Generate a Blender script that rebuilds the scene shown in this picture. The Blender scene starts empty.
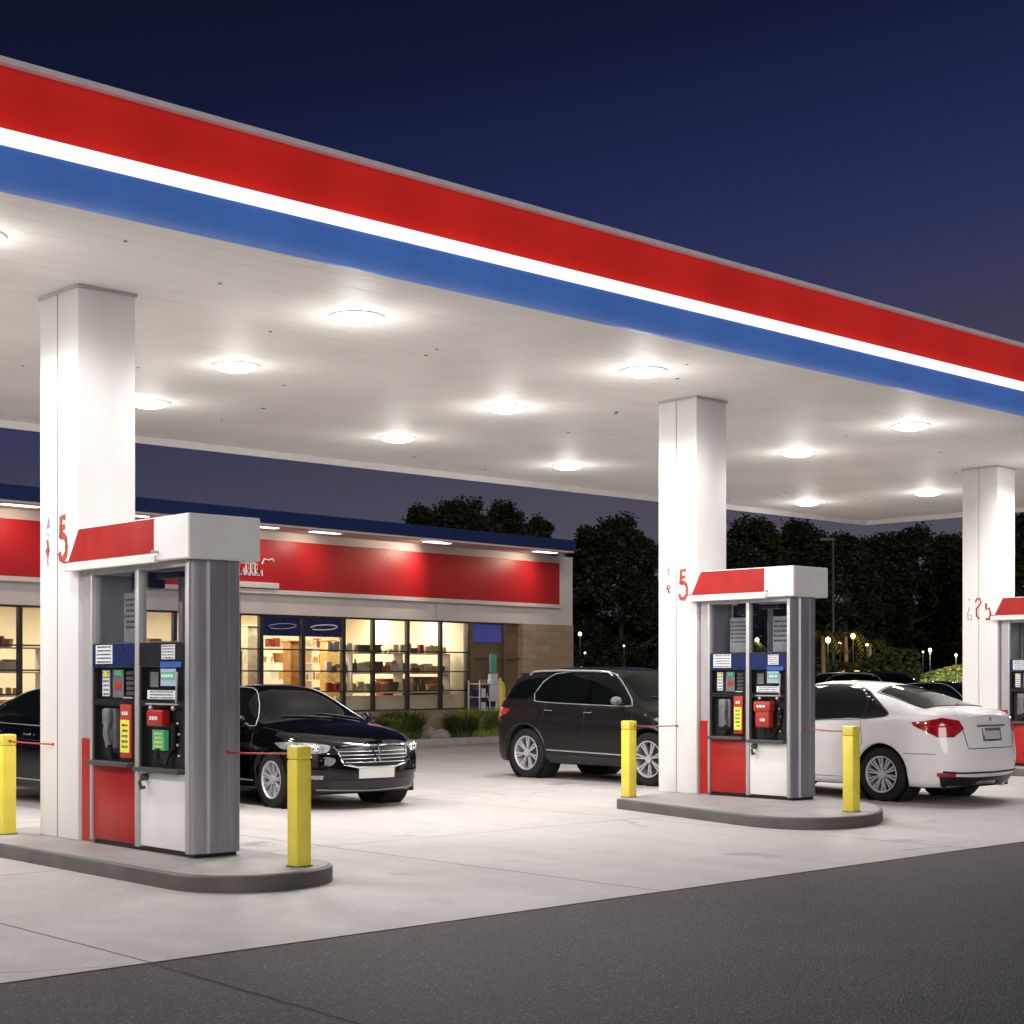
import bpy, bmesh, math, random
from mathutils import Vector, Matrix
from mathutils.bvhtree import BVHTree
R = math.radians
random.seed(7)
sc = bpy.context.scene
col = sc.collection
# ------------------------------------------------------------------ camera numbers (pixels <-> ground)
F, CX, HY, CAMH = 1576.0, 512.0, 677.0, 1.52
def ground_pt(px, y, h=0.0):
    D = (CAMH - h) * F / (y - HY)
    return ((px - CX) / F * D, D)
# station frame: a = along the canopy front (right and away), b = into the forecourt (left and away)
O = ground_pt(78, 840.5, .12)
ANG = math.atan2(.68019, .73284)
MS = Matrix.Translation((O[0], O[1], 0)) @ Matrix.Rotation(ANG, 4, 'Z')
def st(a, b, z=0.0):
    return MS @ Vector((a, b, z))

# ------------------------------------------------------------------ materials
MATS = {}
def nodes(name):
    m = bpy.data.materials.new(name); m.use_nodes = True
    nt = m.node_tree; b = nt.nodes['Principled BSDF']
    MATS[name] = m
    return m, nt, b
def L(nt, a, b): nt.links.new(a, b)
def mat(name, rgb, rough=.5, metal=0, coat=0, noise=0, nscale=8, bump=0, bscale=60, spec=.5, emit=None, es=0, coord='Object', stretch=None):
    m, nt, b = nodes(name)
    b.inputs['Base Color'].default_value = (*rgb, 1)
    b.inputs['Roughness'].default_value = rough
    b.inputs['Metallic'].default_value = metal
    b.inputs['Coat Weight'].default_value = coat
    b.inputs['Coat Roughness'].default_value = .03
    b.inputs['Specular IOR Level'].default_value = spec
    if emit:
        b.inputs['Emission Color'].default_value = (*emit, 1)
        b.inputs['Emission Strength'].default_value = es
    if noise or bump:
        tc = nt.nodes.new('ShaderNodeTexCoord')
        mp = nt.nodes.new('ShaderNodeMapping'); L(nt, tc.outputs[coord], mp.inputs['Vector'])
        if stretch: mp.inputs['Scale'].default_value = stretch
    if noise:
        n = nt.nodes.new('ShaderNodeTexNoise'); n.inputs['Scale'].default_value = nscale; n.inputs['Detail'].default_value = 6
        L(nt, mp.outputs[0], n.inputs['Vector'])
        mr = nt.nodes.new('ShaderNodeMapRange'); mr.inputs['From Min'].default_value = .3; mr.inputs['From Max'].default_value = .7
        mr.inputs['To Min'].default_value = 1 - noise; mr.inputs['To Max'].default_value = 1 + noise * .5
        L(nt, n.outputs['Fac'], mr.inputs['Value'])
        mx = nt.nodes.new('ShaderNodeMix'); mx.data_type = 'RGBA'; mx.blend_type = 'MULTIPLY'; mx.inputs[0].default_value = 1
        mx.inputs[6].default_value = (*rgb, 1)
        cb = nt.nodes.new('ShaderNodeCombineXYZ')
        for i in range(3): L(nt, mr.outputs[0], cb.inputs[i])
        L(nt, cb.outputs[0], mx.inputs[7]); L(nt, mx.outputs[2], b.inputs['Base Color'])
        mr2 = nt.nodes.new('ShaderNodeMapRange'); mr2.inputs['To Min'].default_value = max(0, rough - .1); mr2.inputs['To Max'].default_value = min(1, rough + .1)
        L(nt, n.outputs['Fac'], mr2.inputs['Value']); L(nt, mr2.outputs[0], b.inputs['Roughness'])
    if bump:
        n = nt.nodes.new('ShaderNodeTexNoise'); n.inputs['Scale'].default_value = bscale; n.inputs['Detail'].default_value = 4
        L(nt, mp.outputs[0], n.inputs['Vector'])
        bp = nt.nodes.new('ShaderNodeBump'); bp.inputs['Strength'].default_value = bump; bp.inputs['Distance'].default_value = .01
        L(nt, n.outputs['Fac'], bp.inputs['Height']); L(nt, bp.outputs[0], b.inputs['Normal'])
    return m
def M(n): return MATS[n]

mat('white_paint', (.84, .83, .82), .38, noise=.07, nscale=3, bump=.04, bscale=8)
mat('white_trim', (.78, .77, .76), .35, noise=.05, nscale=5)
mat('column_white', (.82, .81, .80), .42, noise=.06, nscale=2.5, bump=.03, bscale=5, stretch=(1, 1, .35))
mat('steel', (.36, .36, .40), .42, metal=.55, noise=.18, nscale=3, stretch=(6, 6, .5), bump=.05, bscale=20)
mat('steel_light', (.50, .49, .50), .4, metal=.35, noise=.1, nscale=4, stretch=(3, 3, .6))
mat('red_panel', (.40, .013, .010), .38, noise=.16, nscale=3)
mat('navy', (.012, .022, .10), .3, noise=.1)
mat('black_plastic', (.012, .012, .014), .35, noise=.2, nscale=12)
mat('dark_grey', (.06, .06, .065), .45, noise=.15)
mat('mid_grey', (.16, .16, .17), .4, noise=.15, nscale=14)
mat('yellow_paint', (.90, .76, .09), .4, noise=.10, nscale=5, bump=.05, bscale=30)
mat('yellow_label', (.85, .80, .10), .4)
mat('green_label', (.10, .38, .18), .35, emit=(.05, .5, .3), es=.15)
mat('white_label', (.75, .78, .80), .4, noise=.1, nscale=40)
mat('blue_label', (.05, .12, .45), .35)
mat('lcd', (.30, .36, .45), .2, emit=(.45, .6, .8), es=.25)
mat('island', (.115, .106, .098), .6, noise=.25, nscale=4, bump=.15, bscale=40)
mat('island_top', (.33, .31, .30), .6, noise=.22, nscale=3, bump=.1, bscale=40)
mat('rubber', (.006, .006, .006), .85, noise=.2, nscale=20)
mat('alloy', (.60, .60, .62), .42, metal=.5)
mat('chrome', (.8, .8, .82), .08, metal=1)
mat('car_black', (.002, .002, .0025), .5, coat=.85, spec=0)
mat('car_charcoal', (.013, .0115, .0115), .5, coat=.55, spec=0)
mat('car_white', (.90, .89, .89), .4, coat=.8, spec=.1)
mat('car_glass', (.003, .004, .004), .03, spec=.17)
mat('trim_silver', (.55, .55, .57), .3, metal=.5)
mat('lamp_glass', (.30, .31, .33), .15, metal=.3, coat=.8, noise=.6, nscale=22)
mat('tail_red', (.42, .008, .012), .12, coat=1, noise=.35, nscale=18)
mat('plate', (.62, .62, .60), .35)
mat('roof_blue', (.010, .030, .13), .4, noise=.12)
mat('wall_white', (.76, .72, .69), .6, noise=.08, nscale=1.2, bump=.1, bscale=30)
mat('sign_red', (.48, .012, .018), .42, noise=.08, nscale=1)
mat('frame_dark', (.035, .032, .030), .4)
mat('frame_bronze', (.20, .15, .10), .4, metal=.3)
mat('vestibule', (.20, .135, .075), .6, noise=.12, nscale=2)
mat('plinth', (.34, .27, .19), .7, noise=.2, nscale=3)
mat('cream', (.80, .72, .56), .6, noise=.05, nscale=1)
mat('shop_floor', (.45, .38, .28), .35, noise=.1, nscale=1)
mat('shelf_white', (.72, .68, .58), .45)
mat('shelf_dark', (.07, .045, .03), .5)
mat('kerb', (.34, .33, .31), .7, noise=.2, nscale=6, bump=.2)
mat('pavement', (.36, .34, .32), .7, noise=.18, nscale=2, bump=.15)
mat('mulch', (.05, .032, .02), .95, noise=.5, nscale=25, bump=.8, bscale=30)
mat('bark', (.06, .045, .03), .9, noise=.4, nscale=12, bump=.5, bscale=25, stretch=(1, 1, .3))
mat('grass_green', (.10, .15, .03), .9, noise=.35, nscale=3, bump=.5)
mat('ground_far', (.035, .04, .02), .95, noise=.4, nscale=.3)
mat('pole_dark', (.05, .05, .05), .5)
mat('strap_red', (.40, .03, .015), .5)
mat('teal', (.18, .48, .38), .5)
mat('poster_blue_glow', (.05, .06, .26), .4, emit=(.05, .06, .3), es=.35)  # unlit poster given a faint glow of its own to brighten it
mat('paper', (.42, .42, .43), .6, noise=.2, nscale=10)
for i, c in enumerate([(.30, .10, .03), (.10, .05, .03), (.55, .38, .12), (.62, .55, .40), (.28, .03, .02), (.06, .10, .05), (.45, .22, .06), (.70, .66, .58)]):
    mat('goods_%d' % i, c, .45, noise=.25, nscale=9)

def leaf_mat(name, c1, c2):
    m, nt, b = nodes(name)
    g = nt.nodes.new('ShaderNodeNewGeometry')
    rp = nt.nodes.new('ShaderNodeValToRGB')
    rp.color_ramp.elements[0].color = (*c1, 1); rp.color_ramp.elements[1].color = (*c2, 1)
    L(nt, g.outputs['Random Per Island'], rp.inputs[0]); L(nt, rp.outputs[0], b.inputs['Base Color'])
    b.inputs['Roughness'].default_value = .65
    b.inputs['Specular IOR Level'].default_value = .3
leaf_mat('leaf_dark', (.008, .012, .004), (.026, .030, .010))
leaf_mat('leaf_mid', (.035, .06, .015), (.10, .13, .035))
leaf_mat('leaf_bed', (.12, .17, .03), (.45, .46, .11))
leaf_mat('leaf_pale', (.20, .22, .10), (.36, .34, .22))

def emit_mat(name, rgb, s):
    m = bpy.data.materials.new(name); m.use_nodes = True; nt = m.node_tree; nt.nodes.clear()
    e = nt.nodes.new('ShaderNodeEmission'); e.inputs[0].default_value = (*rgb, 1); e.inputs[1].default_value = s
    o = nt.nodes.new('ShaderNodeOutputMaterial'); L(nt, e.outputs[0], o.inputs[0]); MATS[name] = m
emit_mat('lens', (1, .95, .88), 28)
emit_mat('soffit_lens', (1, .86, .66), 4)
emit_mat('shop_light', (1, .90, .70), 32)
emit_mat('globe_warm', (1, .60, .20), 14)
emit_mat('globe_cool', (1, .86, .66), 7)

def glass_mat(name, tint, gloss):
    m = bpy.data.materials.new(name); m.use_nodes = True; nt = m.node_tree; nt.nodes.clear()
    t = nt.nodes.new('ShaderNodeBsdfTransparent'); t.inputs[0].default_value = (*tint, 1)
    g = nt.nodes.new('ShaderNodeBsdfGlossy'); g.inputs['Roughness'].default_value = .02
    lw = nt.nodes.new('ShaderNodeLayerWeight'); lw.inputs[0].default_value = .5
    p5 = nt.nodes.new('ShaderNodeMath'); p5.operation = 'POWER'; p5.inputs[1].default_value = 4.5; L(nt, lw.outputs['Facing'], p5.inputs[0])
    fr = nt.nodes.new('ShaderNodeMath'); fr.operation = 'MULTIPLY_ADD'; fr.inputs[1].default_value = .85; fr.inputs[2].default_value = gloss; L(nt, p5.outputs[0], fr.inputs[0])
    mx = nt.nodes.new('ShaderNodeMixShader'); o = nt.nodes.new('ShaderNodeOutputMaterial')
    L(nt, fr.outputs[0], mx.inputs[0]); L(nt, t.outputs[0], mx.inputs[1]); L(nt, g.outputs[0], mx.inputs[2]); L(nt, mx.outputs[0], o.inputs[0])
    MATS[name] = m
glass_mat('pane_glass', (.96, .96, .95), .03)
glass_mat('disp_glass', (.90, .91, .92), .05)

# concrete, in the slab frame: joints every few metres, tyre marks, stains
def concrete():
    m, nt, b = nodes('concrete')
    tc = nt.nodes.new('ShaderNodeTexCoord'); sx = nt.nodes.new('ShaderNodeSeparateXYZ'); L(nt, tc.outputs['Object'], sx.inputs[0])
    def math_(op, a, v=None, c=None):
        n = nt.nodes.new('ShaderNodeMath'); n.operation = op
        if isinstance(a, (int, float)): n.inputs[0].default_value = a
        else: L(nt, a, n.inputs[0])
        if v is not None:
            if isinstance(v, (int, float)): n.inputs[1].default_value = v
            else: L(nt, v, n.inputs[1])
        return n.outputs[0]
    wob = nt.nodes.new('ShaderNodeTexNoise'); wob.inputs['Scale'].default_value = .8; L(nt, tc.outputs['Object'], wob.inputs['Vector'])
    w = math_('MULTIPLY', math_('SUBTRACT', wob.outputs['Fac'], .5), .03)
    def joint(ch, off, period, half):
        v = math_('ADD', sx.outputs[ch], w)
        v = math_('MODULO', math_('ADD', v, 400 * period - off), period)
        v = math_('SUBTRACT', v, period / 2)
        v = math_('ABSOLUTE', v)
        v = math_('SUBTRACT', period / 2, v)      # distance to the joint line
        return math_('LESS_THAN', v, half)
    j = math_('MAXIMUM', joint('X', -2.15, 4.1, .011), joint('Y', -0.9, 4.05, .009))
    def noise(s, d=5, st_=None):
        n = nt.nodes.new('ShaderNodeTexNoise'); n.inputs['Scale'].default_value = s; n.inputs['Detail'].default_value = d
        if st_:
            mp = nt.nodes.new('ShaderNodeMapping'); mp.inputs['Scale'].default_value = st_; L(nt, tc.outputs['Object'], mp.inputs[0]); L(nt, mp.outputs[0], n.inputs['Vector'])
        else: L(nt, tc.outputs['Object'], n.inputs['Vector'])
        return n.outputs['Fac']
    def rng(x, a, b_, c, d):
        n = nt.nodes.new('ShaderNodeMapRange'); L(nt, x, n.inputs['Value'])
        for k, v in zip(('From Min', 'From Max', 'To Min', 'To Max'), (a, b_, c, d)): n.inputs[k].default_value = v
        return n.outputs[0]
    big = rng(noise(.35), .3, .7, .93, 1.03)
    mid = rng(noise(3.2, 10), .3, .7, .92, 1.03)
    streak = rng(noise(1.2, 4, (2.2, .18, 1)), .35, .7, .92, 1.03)
    fine = rng(noise(38, 4), .3, .7, .86, 1.08)
    oil = rng(noise(.9, 3), .66, .74, 1, .62)
    t = math_('MULTIPLY', math_('MULTIPLY', big, mid), math_('MULTIPLY', streak, fine))
    t = math_('MULTIPLY', t, oil)
    # cracks
    vo = nt.nodes.new('ShaderNodeTexVoronoi'); vo.feature = 'DISTANCE_TO_EDGE'; vo.inputs['Scale'].default_value = .16
    nv = nt.nodes.new('ShaderNodeTexNoise'); nv.inputs['Scale'].default_value = 1.2; nv.inputs['Detail'].default_value = 6; L(nt, tc.outputs['Object'], nv.inputs['Vector'])
    mxv = nt.nodes.new('ShaderNodeMix'); mxv.data_type = 'VECTOR'; mxv.inputs[0].default_value = .3
    L(nt, tc.outputs['Object'], mxv.inputs[4]); L(nt, nv.outputs['Color'], mxv.inputs[5]); L(nt, mxv.outputs[1], vo.inputs['Vector'])
    crack = math_('LESS_THAN', vo.outputs['Distance'], .0012)
    t = math_('MULTIPLY', t, math_('SUBTRACT', 1, math_('MULTIPLY', j, .72)))
    crack = math_('MULTIPLY', crack, math_('GREATER_THAN', noise(.45, 2), .56))
    t = math_('MULTIPLY', t, math_('SUBTRACT', 1, math_('MULTIPLY', crack, .35)))
    mx = nt.nodes.new('ShaderNodeMix'); mx.data_type = 'RGBA'; mx.blend_type = 'MULTIPLY'; mx.inputs[0].default_value = 1
    mx.inputs[6].default_value = (.50, .474, .46, 1)
    cb = nt.nodes.new('ShaderNodeCombineXYZ')
    for i in range(3): L(nt, t, cb.inputs[i])
    L(nt, cb.outputs[0], mx.inputs[7]); L(nt, mx.outputs[2], b.inputs['Base Color'])
    b.inputs['Roughness'].default_value = .5
    L(nt, rng(noise(.7), .3, .7, .58, .76), b.inputs['Roughness'])
    bp = nt.nodes.new('ShaderNodeBump'); bp.inputs['Strength'].default_value = .12; bp.inputs['Distance'].default_value = .01
    L(nt, noise(45, 6), bp.inputs['Height']); L(nt, bp.outputs[0], b.inputs['Normal'])
concrete()
def asphalt():
    m, nt, b = nodes('asphalt')
    tc = nt.nodes.new('ShaderNodeTexCoord')
    n1 = nt.nodes.new('ShaderNodeTexNoise'); n1.inputs['Scale'].default_value = 55; n1.inputs['Detail'].default_value = 3; L(nt, tc.outputs['Object'], n1.inputs['Vector'])
    n2 = nt.nodes.new('ShaderNodeTexNoise'); n2.inputs['Scale'].default_value = 1.7; n2.inputs['Detail'].default_value = 12; n2.inputs['Roughness'].default_value = .7; L(nt, tc.outputs['Object'], n2.inputs['Vector'])
    v = nt.nodes.new('ShaderNodeTexVoronoi'); v.inputs['Scale'].default_value = 70; L(nt, tc.outputs['Object'], v.inputs['Vector'])
    r1 = nt.nodes.new('ShaderNodeValToRGB'); r1.color_ramp.elements[0].position = .35; r1.color_ramp.elements[0].color = (.007, .0055, .006, 1)
    r1.color_ramp.elements[1].position = .72; r1.color_ramp.elements[1].color = (.17, .140, .152, 1)
    e = r1.color_ramp.elements.new(.60); e.color = (.031, .0245, .0275, 1)
    L(nt, n1.outputs['Fac'], r1.inputs[0])
    mr = nt.nodes.new('ShaderNodeMapRange'); mr.inputs['From Min'].default_value = .3; mr.inputs['From Max'].default_value = .7; mr.inputs['To Min'].default_value = .5; mr.inputs['To Max'].default_value = 1.35
    L(nt, n2.outputs['Fac'], mr.inputs['Value'])
    # long crack continuing the slab joint
    mx = nt.nodes.new('ShaderNodeMix'); mx.data_type = 'RGBA'; mx.blend_type = 'MULTIPLY'; mx.inputs[0].default_value = 1
    cb = nt.nodes.new('ShaderNodeCombineXYZ')
    for i in range(3): L(nt, mr.outputs[0], cb.inputs[i])
    L(nt, r1.outputs[0], mx.inputs[6]); L(nt, cb.outputs[0], mx.inputs[7])
    L(nt, mx.outputs[2], b.inputs['Base Color'])
    b.inputs['Roughness'].default_value = .72
    bp = nt.nodes.new('ShaderNodeBump'); bp.inputs['Strength'].default_value = .9; bp.inputs['Distance'].default_value = .012
    L(nt, v.outputs['Distance'], bp.inputs['Height']); L(nt, bp.outputs[0], b.inputs['Normal'])
asphalt()
def brick():
    m, nt, b = nodes('brick')
    tc = nt.nodes.new('ShaderNodeTexCoord'); mp = nt.nodes.new('ShaderNodeMapping'); mp.inputs['Rotation'].default_value = (R(90), 0, 0)
    L(nt, tc.outputs['Object'], mp.inputs[0])
    br = nt.nodes.new('ShaderNodeTexBrick'); br.inputs['Scale'].default_value = 1.0
    br.inputs['Brick Width'].default_value = .40; br.inputs['Row Height'].default_value = .20; br.inputs['Mortar Size'].default_value = .008
    br.inputs['Color1'].default_value = (.50, .38, .25, 1); br.inputs['Color2'].default_value = (.40, .30, .19, 1); br.inputs['Mortar'].default_value = (.32, .25, .18, 1)
    L(nt, mp.outputs[0], br.inputs['Vector']); L(nt, br.outputs['Color'], b.inputs['Base Color']); b.inputs['Roughness'].default_value = .8
brick()
def soffit():
    m, nt, b = nodes('soffit_panel')
    tc = nt.nodes.new('ShaderNodeTexCoord'); sx = nt.nodes.new('ShaderNodeSeparateXYZ'); L(nt, tc.outputs['Object'], sx.inputs[0])
    w = nt.nodes.new('ShaderNodeTexWave'); w.wave_type = 'BANDS'; w.bands_direction = 'Y'; w.wave_profile = 'SIN'; w.inputs['Scale'].default_value = 1.05; w.inputs['Distortion'].default_value = 0
    L(nt, tc.outputs['Object'], w.inputs['Vector'])
    rp = nt.nodes.new('ShaderNodeMapRange'); rp.inputs['From Min'].default_value = .0; rp.inputs['From Max'].default_value = .035; rp.inputs['To Min'].default_value = .0; rp.inputs['To Max'].default_value = 1
    L(nt, w.outputs['Fac'], rp.inputs['Value'])
    n = nt.nodes.new('ShaderNodeTexNoise'); n.inputs['Scale'].default_value = .8; n.inputs['Detail'].default_value = 7; L(nt, tc.outputs['Object'], n.inputs['Vector'])
    mr = nt.nodes.new('ShaderNodeMapRange'); mr.inputs['From Min'].default_value = .3; mr.inputs['From Max'].default_value = .7; mr.inputs['To Min'].default_value = .78; mr.inputs['To Max'].default_value = .88
    L(nt, n.outputs['Fac'], mr.inputs['Value'])
    mm = nt.nodes.new('ShaderNodeMath'); mm.operation = 'MULTIPLY'; L(nt, mr.outputs[0], mm.inputs[0])
    r3 = nt.nodes.new('ShaderNodeMapRange'); r3.inputs['To Min'].default_value = .95; r3.inputs['To Max'].default_value = 1; L(nt, rp.outputs[0], r3.inputs['Value']); L(nt, r3.outputs[0], mm.inputs[1])
    cb = nt.nodes.new('ShaderNodeCombineColor'); L(nt, mm.outputs[0], cb.inputs[0])
    m2 = nt.nodes.new('ShaderNodeMath'); m2.operation = 'MULTIPLY'; m2.inputs[1].default_value = .975; L(nt, mm.outputs[0], m2.inputs[0]); L(nt, m2.outputs[0], cb.inputs[1])
    m3 = nt.nodes.new('ShaderNodeMath'); m3.operation = 'MULTIPLY'; m3.inputs[1].default_value = .95; L(nt, mm.outputs[0], m3.inputs[0]); L(nt, m3.outputs[0], cb.inputs[2])
    L(nt, cb.outputs[0], b.inputs['Base Color'])
    b.inputs['Roughness'].default_value = .6; b.inputs['Specular IOR Level'].default_value = .22
    n2 = nt.nodes.new('ShaderNodeTexNoise'); n2.inputs['Scale'].default_value = 1.6; L(nt, tc.outputs['Object'], n2.inputs['Vector'])
    b1 = nt.nodes.new('ShaderNodeBump'); b1.inputs['Strength'].default_value = .25; b1.inputs['Distance'].default_value = .02; L(nt, rp.outputs[0], b1.inputs['Height'])
    b2 = nt.nodes.new('ShaderNodeBump'); b2.inputs['Strength'].default_value = .15; b2.inputs['Distance'].default_value = .05; L(nt, n2.outputs['Fac'], b2.inputs['Height']); L(nt, b1.outputs[0], b2.inputs['Normal'])
    L(nt, b2.outputs[0], b.inputs['Normal'])
soffit()
# backlit fascia faces
def backlit(name, rgb, es, rough=.4):
    m = mat(name, rgb, rough, noise=.22, nscale=1.4, emit=rgb, es=es, stretch=(1, 1, .35))
backlit('fascia_red', (.62, .018, .012), .30)
backlit('fascia_blue', (.075, .20, .62), .24)
mat('fascia_white', (.8, .8, .8), .4, emit=(1, .96, .95), es=1.0)
mat('fascia_cap', (.80, .74, .76), .5, noise=.1)

# ------------------------------------------------------------------ mesh helpers
class MB:
    def __init__(s): s.bm = bmesh.new()
    def box(s, x0, x1, y0, y1, z0, z1, bev=0, mtx=None):
        bm = bmesh.new()
        bmesh.ops.create_cube(bm, size=1)
        for v in bm.verts:
            v.co = Vector((x0 + (v.co.x + .5) * (x1 - x0), y0 + (v.co.y + .5) * (y1 - y0), z0 + (v.co.z + .5) * (z1 - z0)))
        if bev: bmesh.ops.bevel(bm, geom=bm.edges[:], offset=bev, segments=2, affect='EDGES', profile=.5)
        if mtx: bmesh.ops.transform(bm, matrix=mtx, verts=bm.verts)
        s._add(bm); return s
    def _add(s, bm):
        me = bpy.data.meshes.new('t'); bm.to_mesh(me); bm.free(); s.bm.from_mesh(me); bpy.data.meshes.remove(me)
    def prism(s, pts, z0, z1, bev=0, mtx=None):
        bm = bmesh.new()
        f = bm.faces.new([bm.verts.new((p[0], p[1], z0)) for p in pts])
        r = bmesh.ops.extrude_face_region(bm, geom=[f])
        vs = [e for e in r['geom'] if isinstance(e, bmesh.types.BMVert)]
        for v in vs: v.co.z = z1
        bmesh.ops.recalc_face_normals(bm, faces=bm.faces[:])
        if bev:
            es = [e for e in bm.edges if all(abs(v.co.z - z1) < 1e-6 for v in e.verts)]
            bmesh.ops.bevel(bm, geom=es, offset=bev, segments=3, affect='EDGES', profile=.5)
        if mtx: bmesh.ops.transform(bm, matrix=mtx, verts=bm.verts)
        s._add(bm); return s
    def cyl(s, c, r, h, axis='Z', seg=24, r2=None, bev=0):
        bm = bmesh.new(); bmesh.ops.create_cone(bm, cap_ends=True, segments=seg, radius1=r, radius2=r if r2 is None else r2, depth=h)
        if bev: bmesh.ops.bevel(bm, geom=[e for e in bm.edges if len([f for f in e.link_faces if len(f.verts) > 4]) == 1], offset=bev, segments=2, affect='EDGES')
        m = Matrix.Translation(c)
        if axis == 'X': m = m @ Matrix.Rotation(R(90), 4, 'Y')
        if axis == 'Y': m = m @ Matrix.Rotation(R(90), 4, 'X')
        bmesh.ops.transform(bm, matrix=m, verts=bm.verts); s._add(bm); return s
    def sphere(s, c, r, scl=(1, 1, 1), u=20, v=12, mtx=None):
        bm = bmesh.new(); bmesh.ops.create_uvsphere(bm, u_segments=u, v_segments=v, radius=r)
        m = Matrix.Translation(c) @ (mtx or Matrix()) @ Matrix.Diagonal((*scl, 1))
        bmesh.ops.transform(bm, matrix=m, verts=bm.verts); s._add(bm); return s
    def lathe(s, prof, seg=40, axis='Y', c=(0, 0, 0)):   # prof: (radius, height)
        bm = bmesh.new(); rings = []
        for r, h in prof:
            ring = []
            for i in range(seg):
                t = 2 * math.pi * i / seg
                if axis == 'Y': p = (r * math.cos(t), h, r * math.sin(t))
                else: p = (r * math.cos(t), r * math.sin(t), h)
                ring.append(bm.verts.new(Vector(p) + Vector(c)))
            rings.append(ring)
        for a, b in zip(rings, rings[1:]):
            for i in range(seg):
                bm.faces.new((a[i], a[(i + 1) % seg], b[(i + 1) % seg], b[i]))
        bmesh.ops.recalc_face_normals(bm, faces=bm.faces[:])
        s._add(bm); return s
    def tube(s, pts, r, seg=8, closed=False, r2=None, caps=True):
        pts = [Vector(p) for p in pts]; n = len(pts); bm = bmesh.new(); rings = []
        for i, p in enumerate(pts):
            if closed: d = pts[(i + 1) % n] - pts[i - 1]
            else: d = pts[min(i + 1, n - 1)] - pts[max(i - 1, 0)]
            if d.length < 1e-9: d = Vector((0, 0, 1))
            d.normalize(); up = Vector((0, 0, 1)) if abs(d.z) < .9 else Vector((1, 0, 0))
            a = d.cross(up).normalized(); b = d.cross(a)
            rr = r if r2 is None else r + (r2 - r) * i / (n - 1)
            rings.append([bm.verts.new(p + a * rr * math.cos(2 * math.pi * k / seg) + b * rr * math.sin(2 * math.pi * k / seg)) for k in range(seg)])
        for i in range(n if closed else n - 1):
            A_, B_ = rings[i], rings[(i + 1) % n]
            for k in range(seg): bm.faces.new((A_[k], A_[(k + 1) % seg], B_[(k + 1) % seg], B_[k]))
        if caps and not closed:
            bm.faces.new(rings[0]); bm.faces.new(rings[-1])
        bmesh.ops.recalc_face_normals(bm, faces=bm.faces[:])
        s._add(bm); return s
    def build(s, name, m, parent=None, smooth=False, loc=None, rz=None):
        me = bpy.data.meshes.new(name); s.bm.to_mesh(me); s.bm.free()
        me.materials.append(M(m) if isinstance(m, str) else m)
        return link(name, me, parent, smooth, loc, rz)
def link(name, me, parent=None, smooth=False, loc=None, rz=None):
    if smooth:
        for p in me.polygons: p.use_smooth = True
        try: me.set_sharp_from_angle(angle=R(38))
        except Exception: pass
    o = bpy.data.objects.new(name, me); col.objects.link(o)
    if parent: o.parent = parent
    if loc is not None: o.location = loc
    if rz is not None: o.rotation_euler.z = rz
    return o
def empty(name, loc, rz=0):
    o = bpy.data.objects.new(name, None); col.objects.link(o); o.location = loc; o.rotation_euler.z = rz; o.empty_display_size = .2
    return o
def tag(o, label=None, cat=None, group=None, kind=None):
    if label: o['label'] = label
    if cat: o['category'] = cat
    if group: o['group'] = group
    if kind: o['kind'] = kind
    return o
def copy_tree(o, parent=None):
    c = o.copy(); col.objects.link(c); c.parent = parent
    for ch in list(o.children): copy_tree(ch, c)
    return c
def label_text(s, size, ext=.004):
    cu = bpy.data.curves.new('txt', 'FONT'); cu.body = s; cu.size = size; cu.extrude = ext; cu.align_x = 'CENTER'; cu.align_y = 'CENTER'
    o = bpy.data.objects.new('txt', cu); col.objects.link(o)
    dg = bpy.context.evaluated_depsgraph_get(); me = bpy.data.meshes.new_from_object(o.evaluated_get(dg))
    bpy.data.objects.remove(o); return me

# ================================================================== SETTING
def plane(name, x0, x1, y0, y1, z, m, loc=(0, 0, 0), rz=0):
    me = bpy.data.meshes.new(name); me.from_pydata([(x0, y0, z), (x1, y0, z), (x1, y1, z), (x0, y1, z)], [], [(0, 1, 2, 3)]); me.materials.append(M(m))
    o = link(name, me, None, False, loc, rz); tag(o, kind='structure'); return o
plane('ground', -900, 900, -300, 1500, -.02, 'ground_far')
plane('forecourt', -34, 40, -4.95, 30, -.002, 'concrete', (O[0], O[1], 0), ANG)
asph = plane('road', -60, 90, -60, -4.95, -.006, 'asphalt', (O[0], O[1], 0), ANG)
# the crack that carries the slab joint on into the asphalt
mb = MB(); cp = []
for i in range(40):
    t = i / 39; cp.append((-2.15 - .25 * t + random.uniform(-.012, .012), -4.95 - 6.5 * t, -.004))
bm = mb.bm; prev = None
for i, p in enumerate(cp):
    w = .006 + random.uniform(0, .006)
    a = bm.verts.new((p[0] - w, p[1], p[2])); b = bm.verts.new((p[0] + w, p[1], p[2]))
    if prev: bm.faces.new((prev[0], prev[1], b, a))
    prev = (a, b)
tag(mb.build('road_crack', 'rubber', None, False, (O[0], O[1], 0), ANG), kind='structure')

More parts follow.
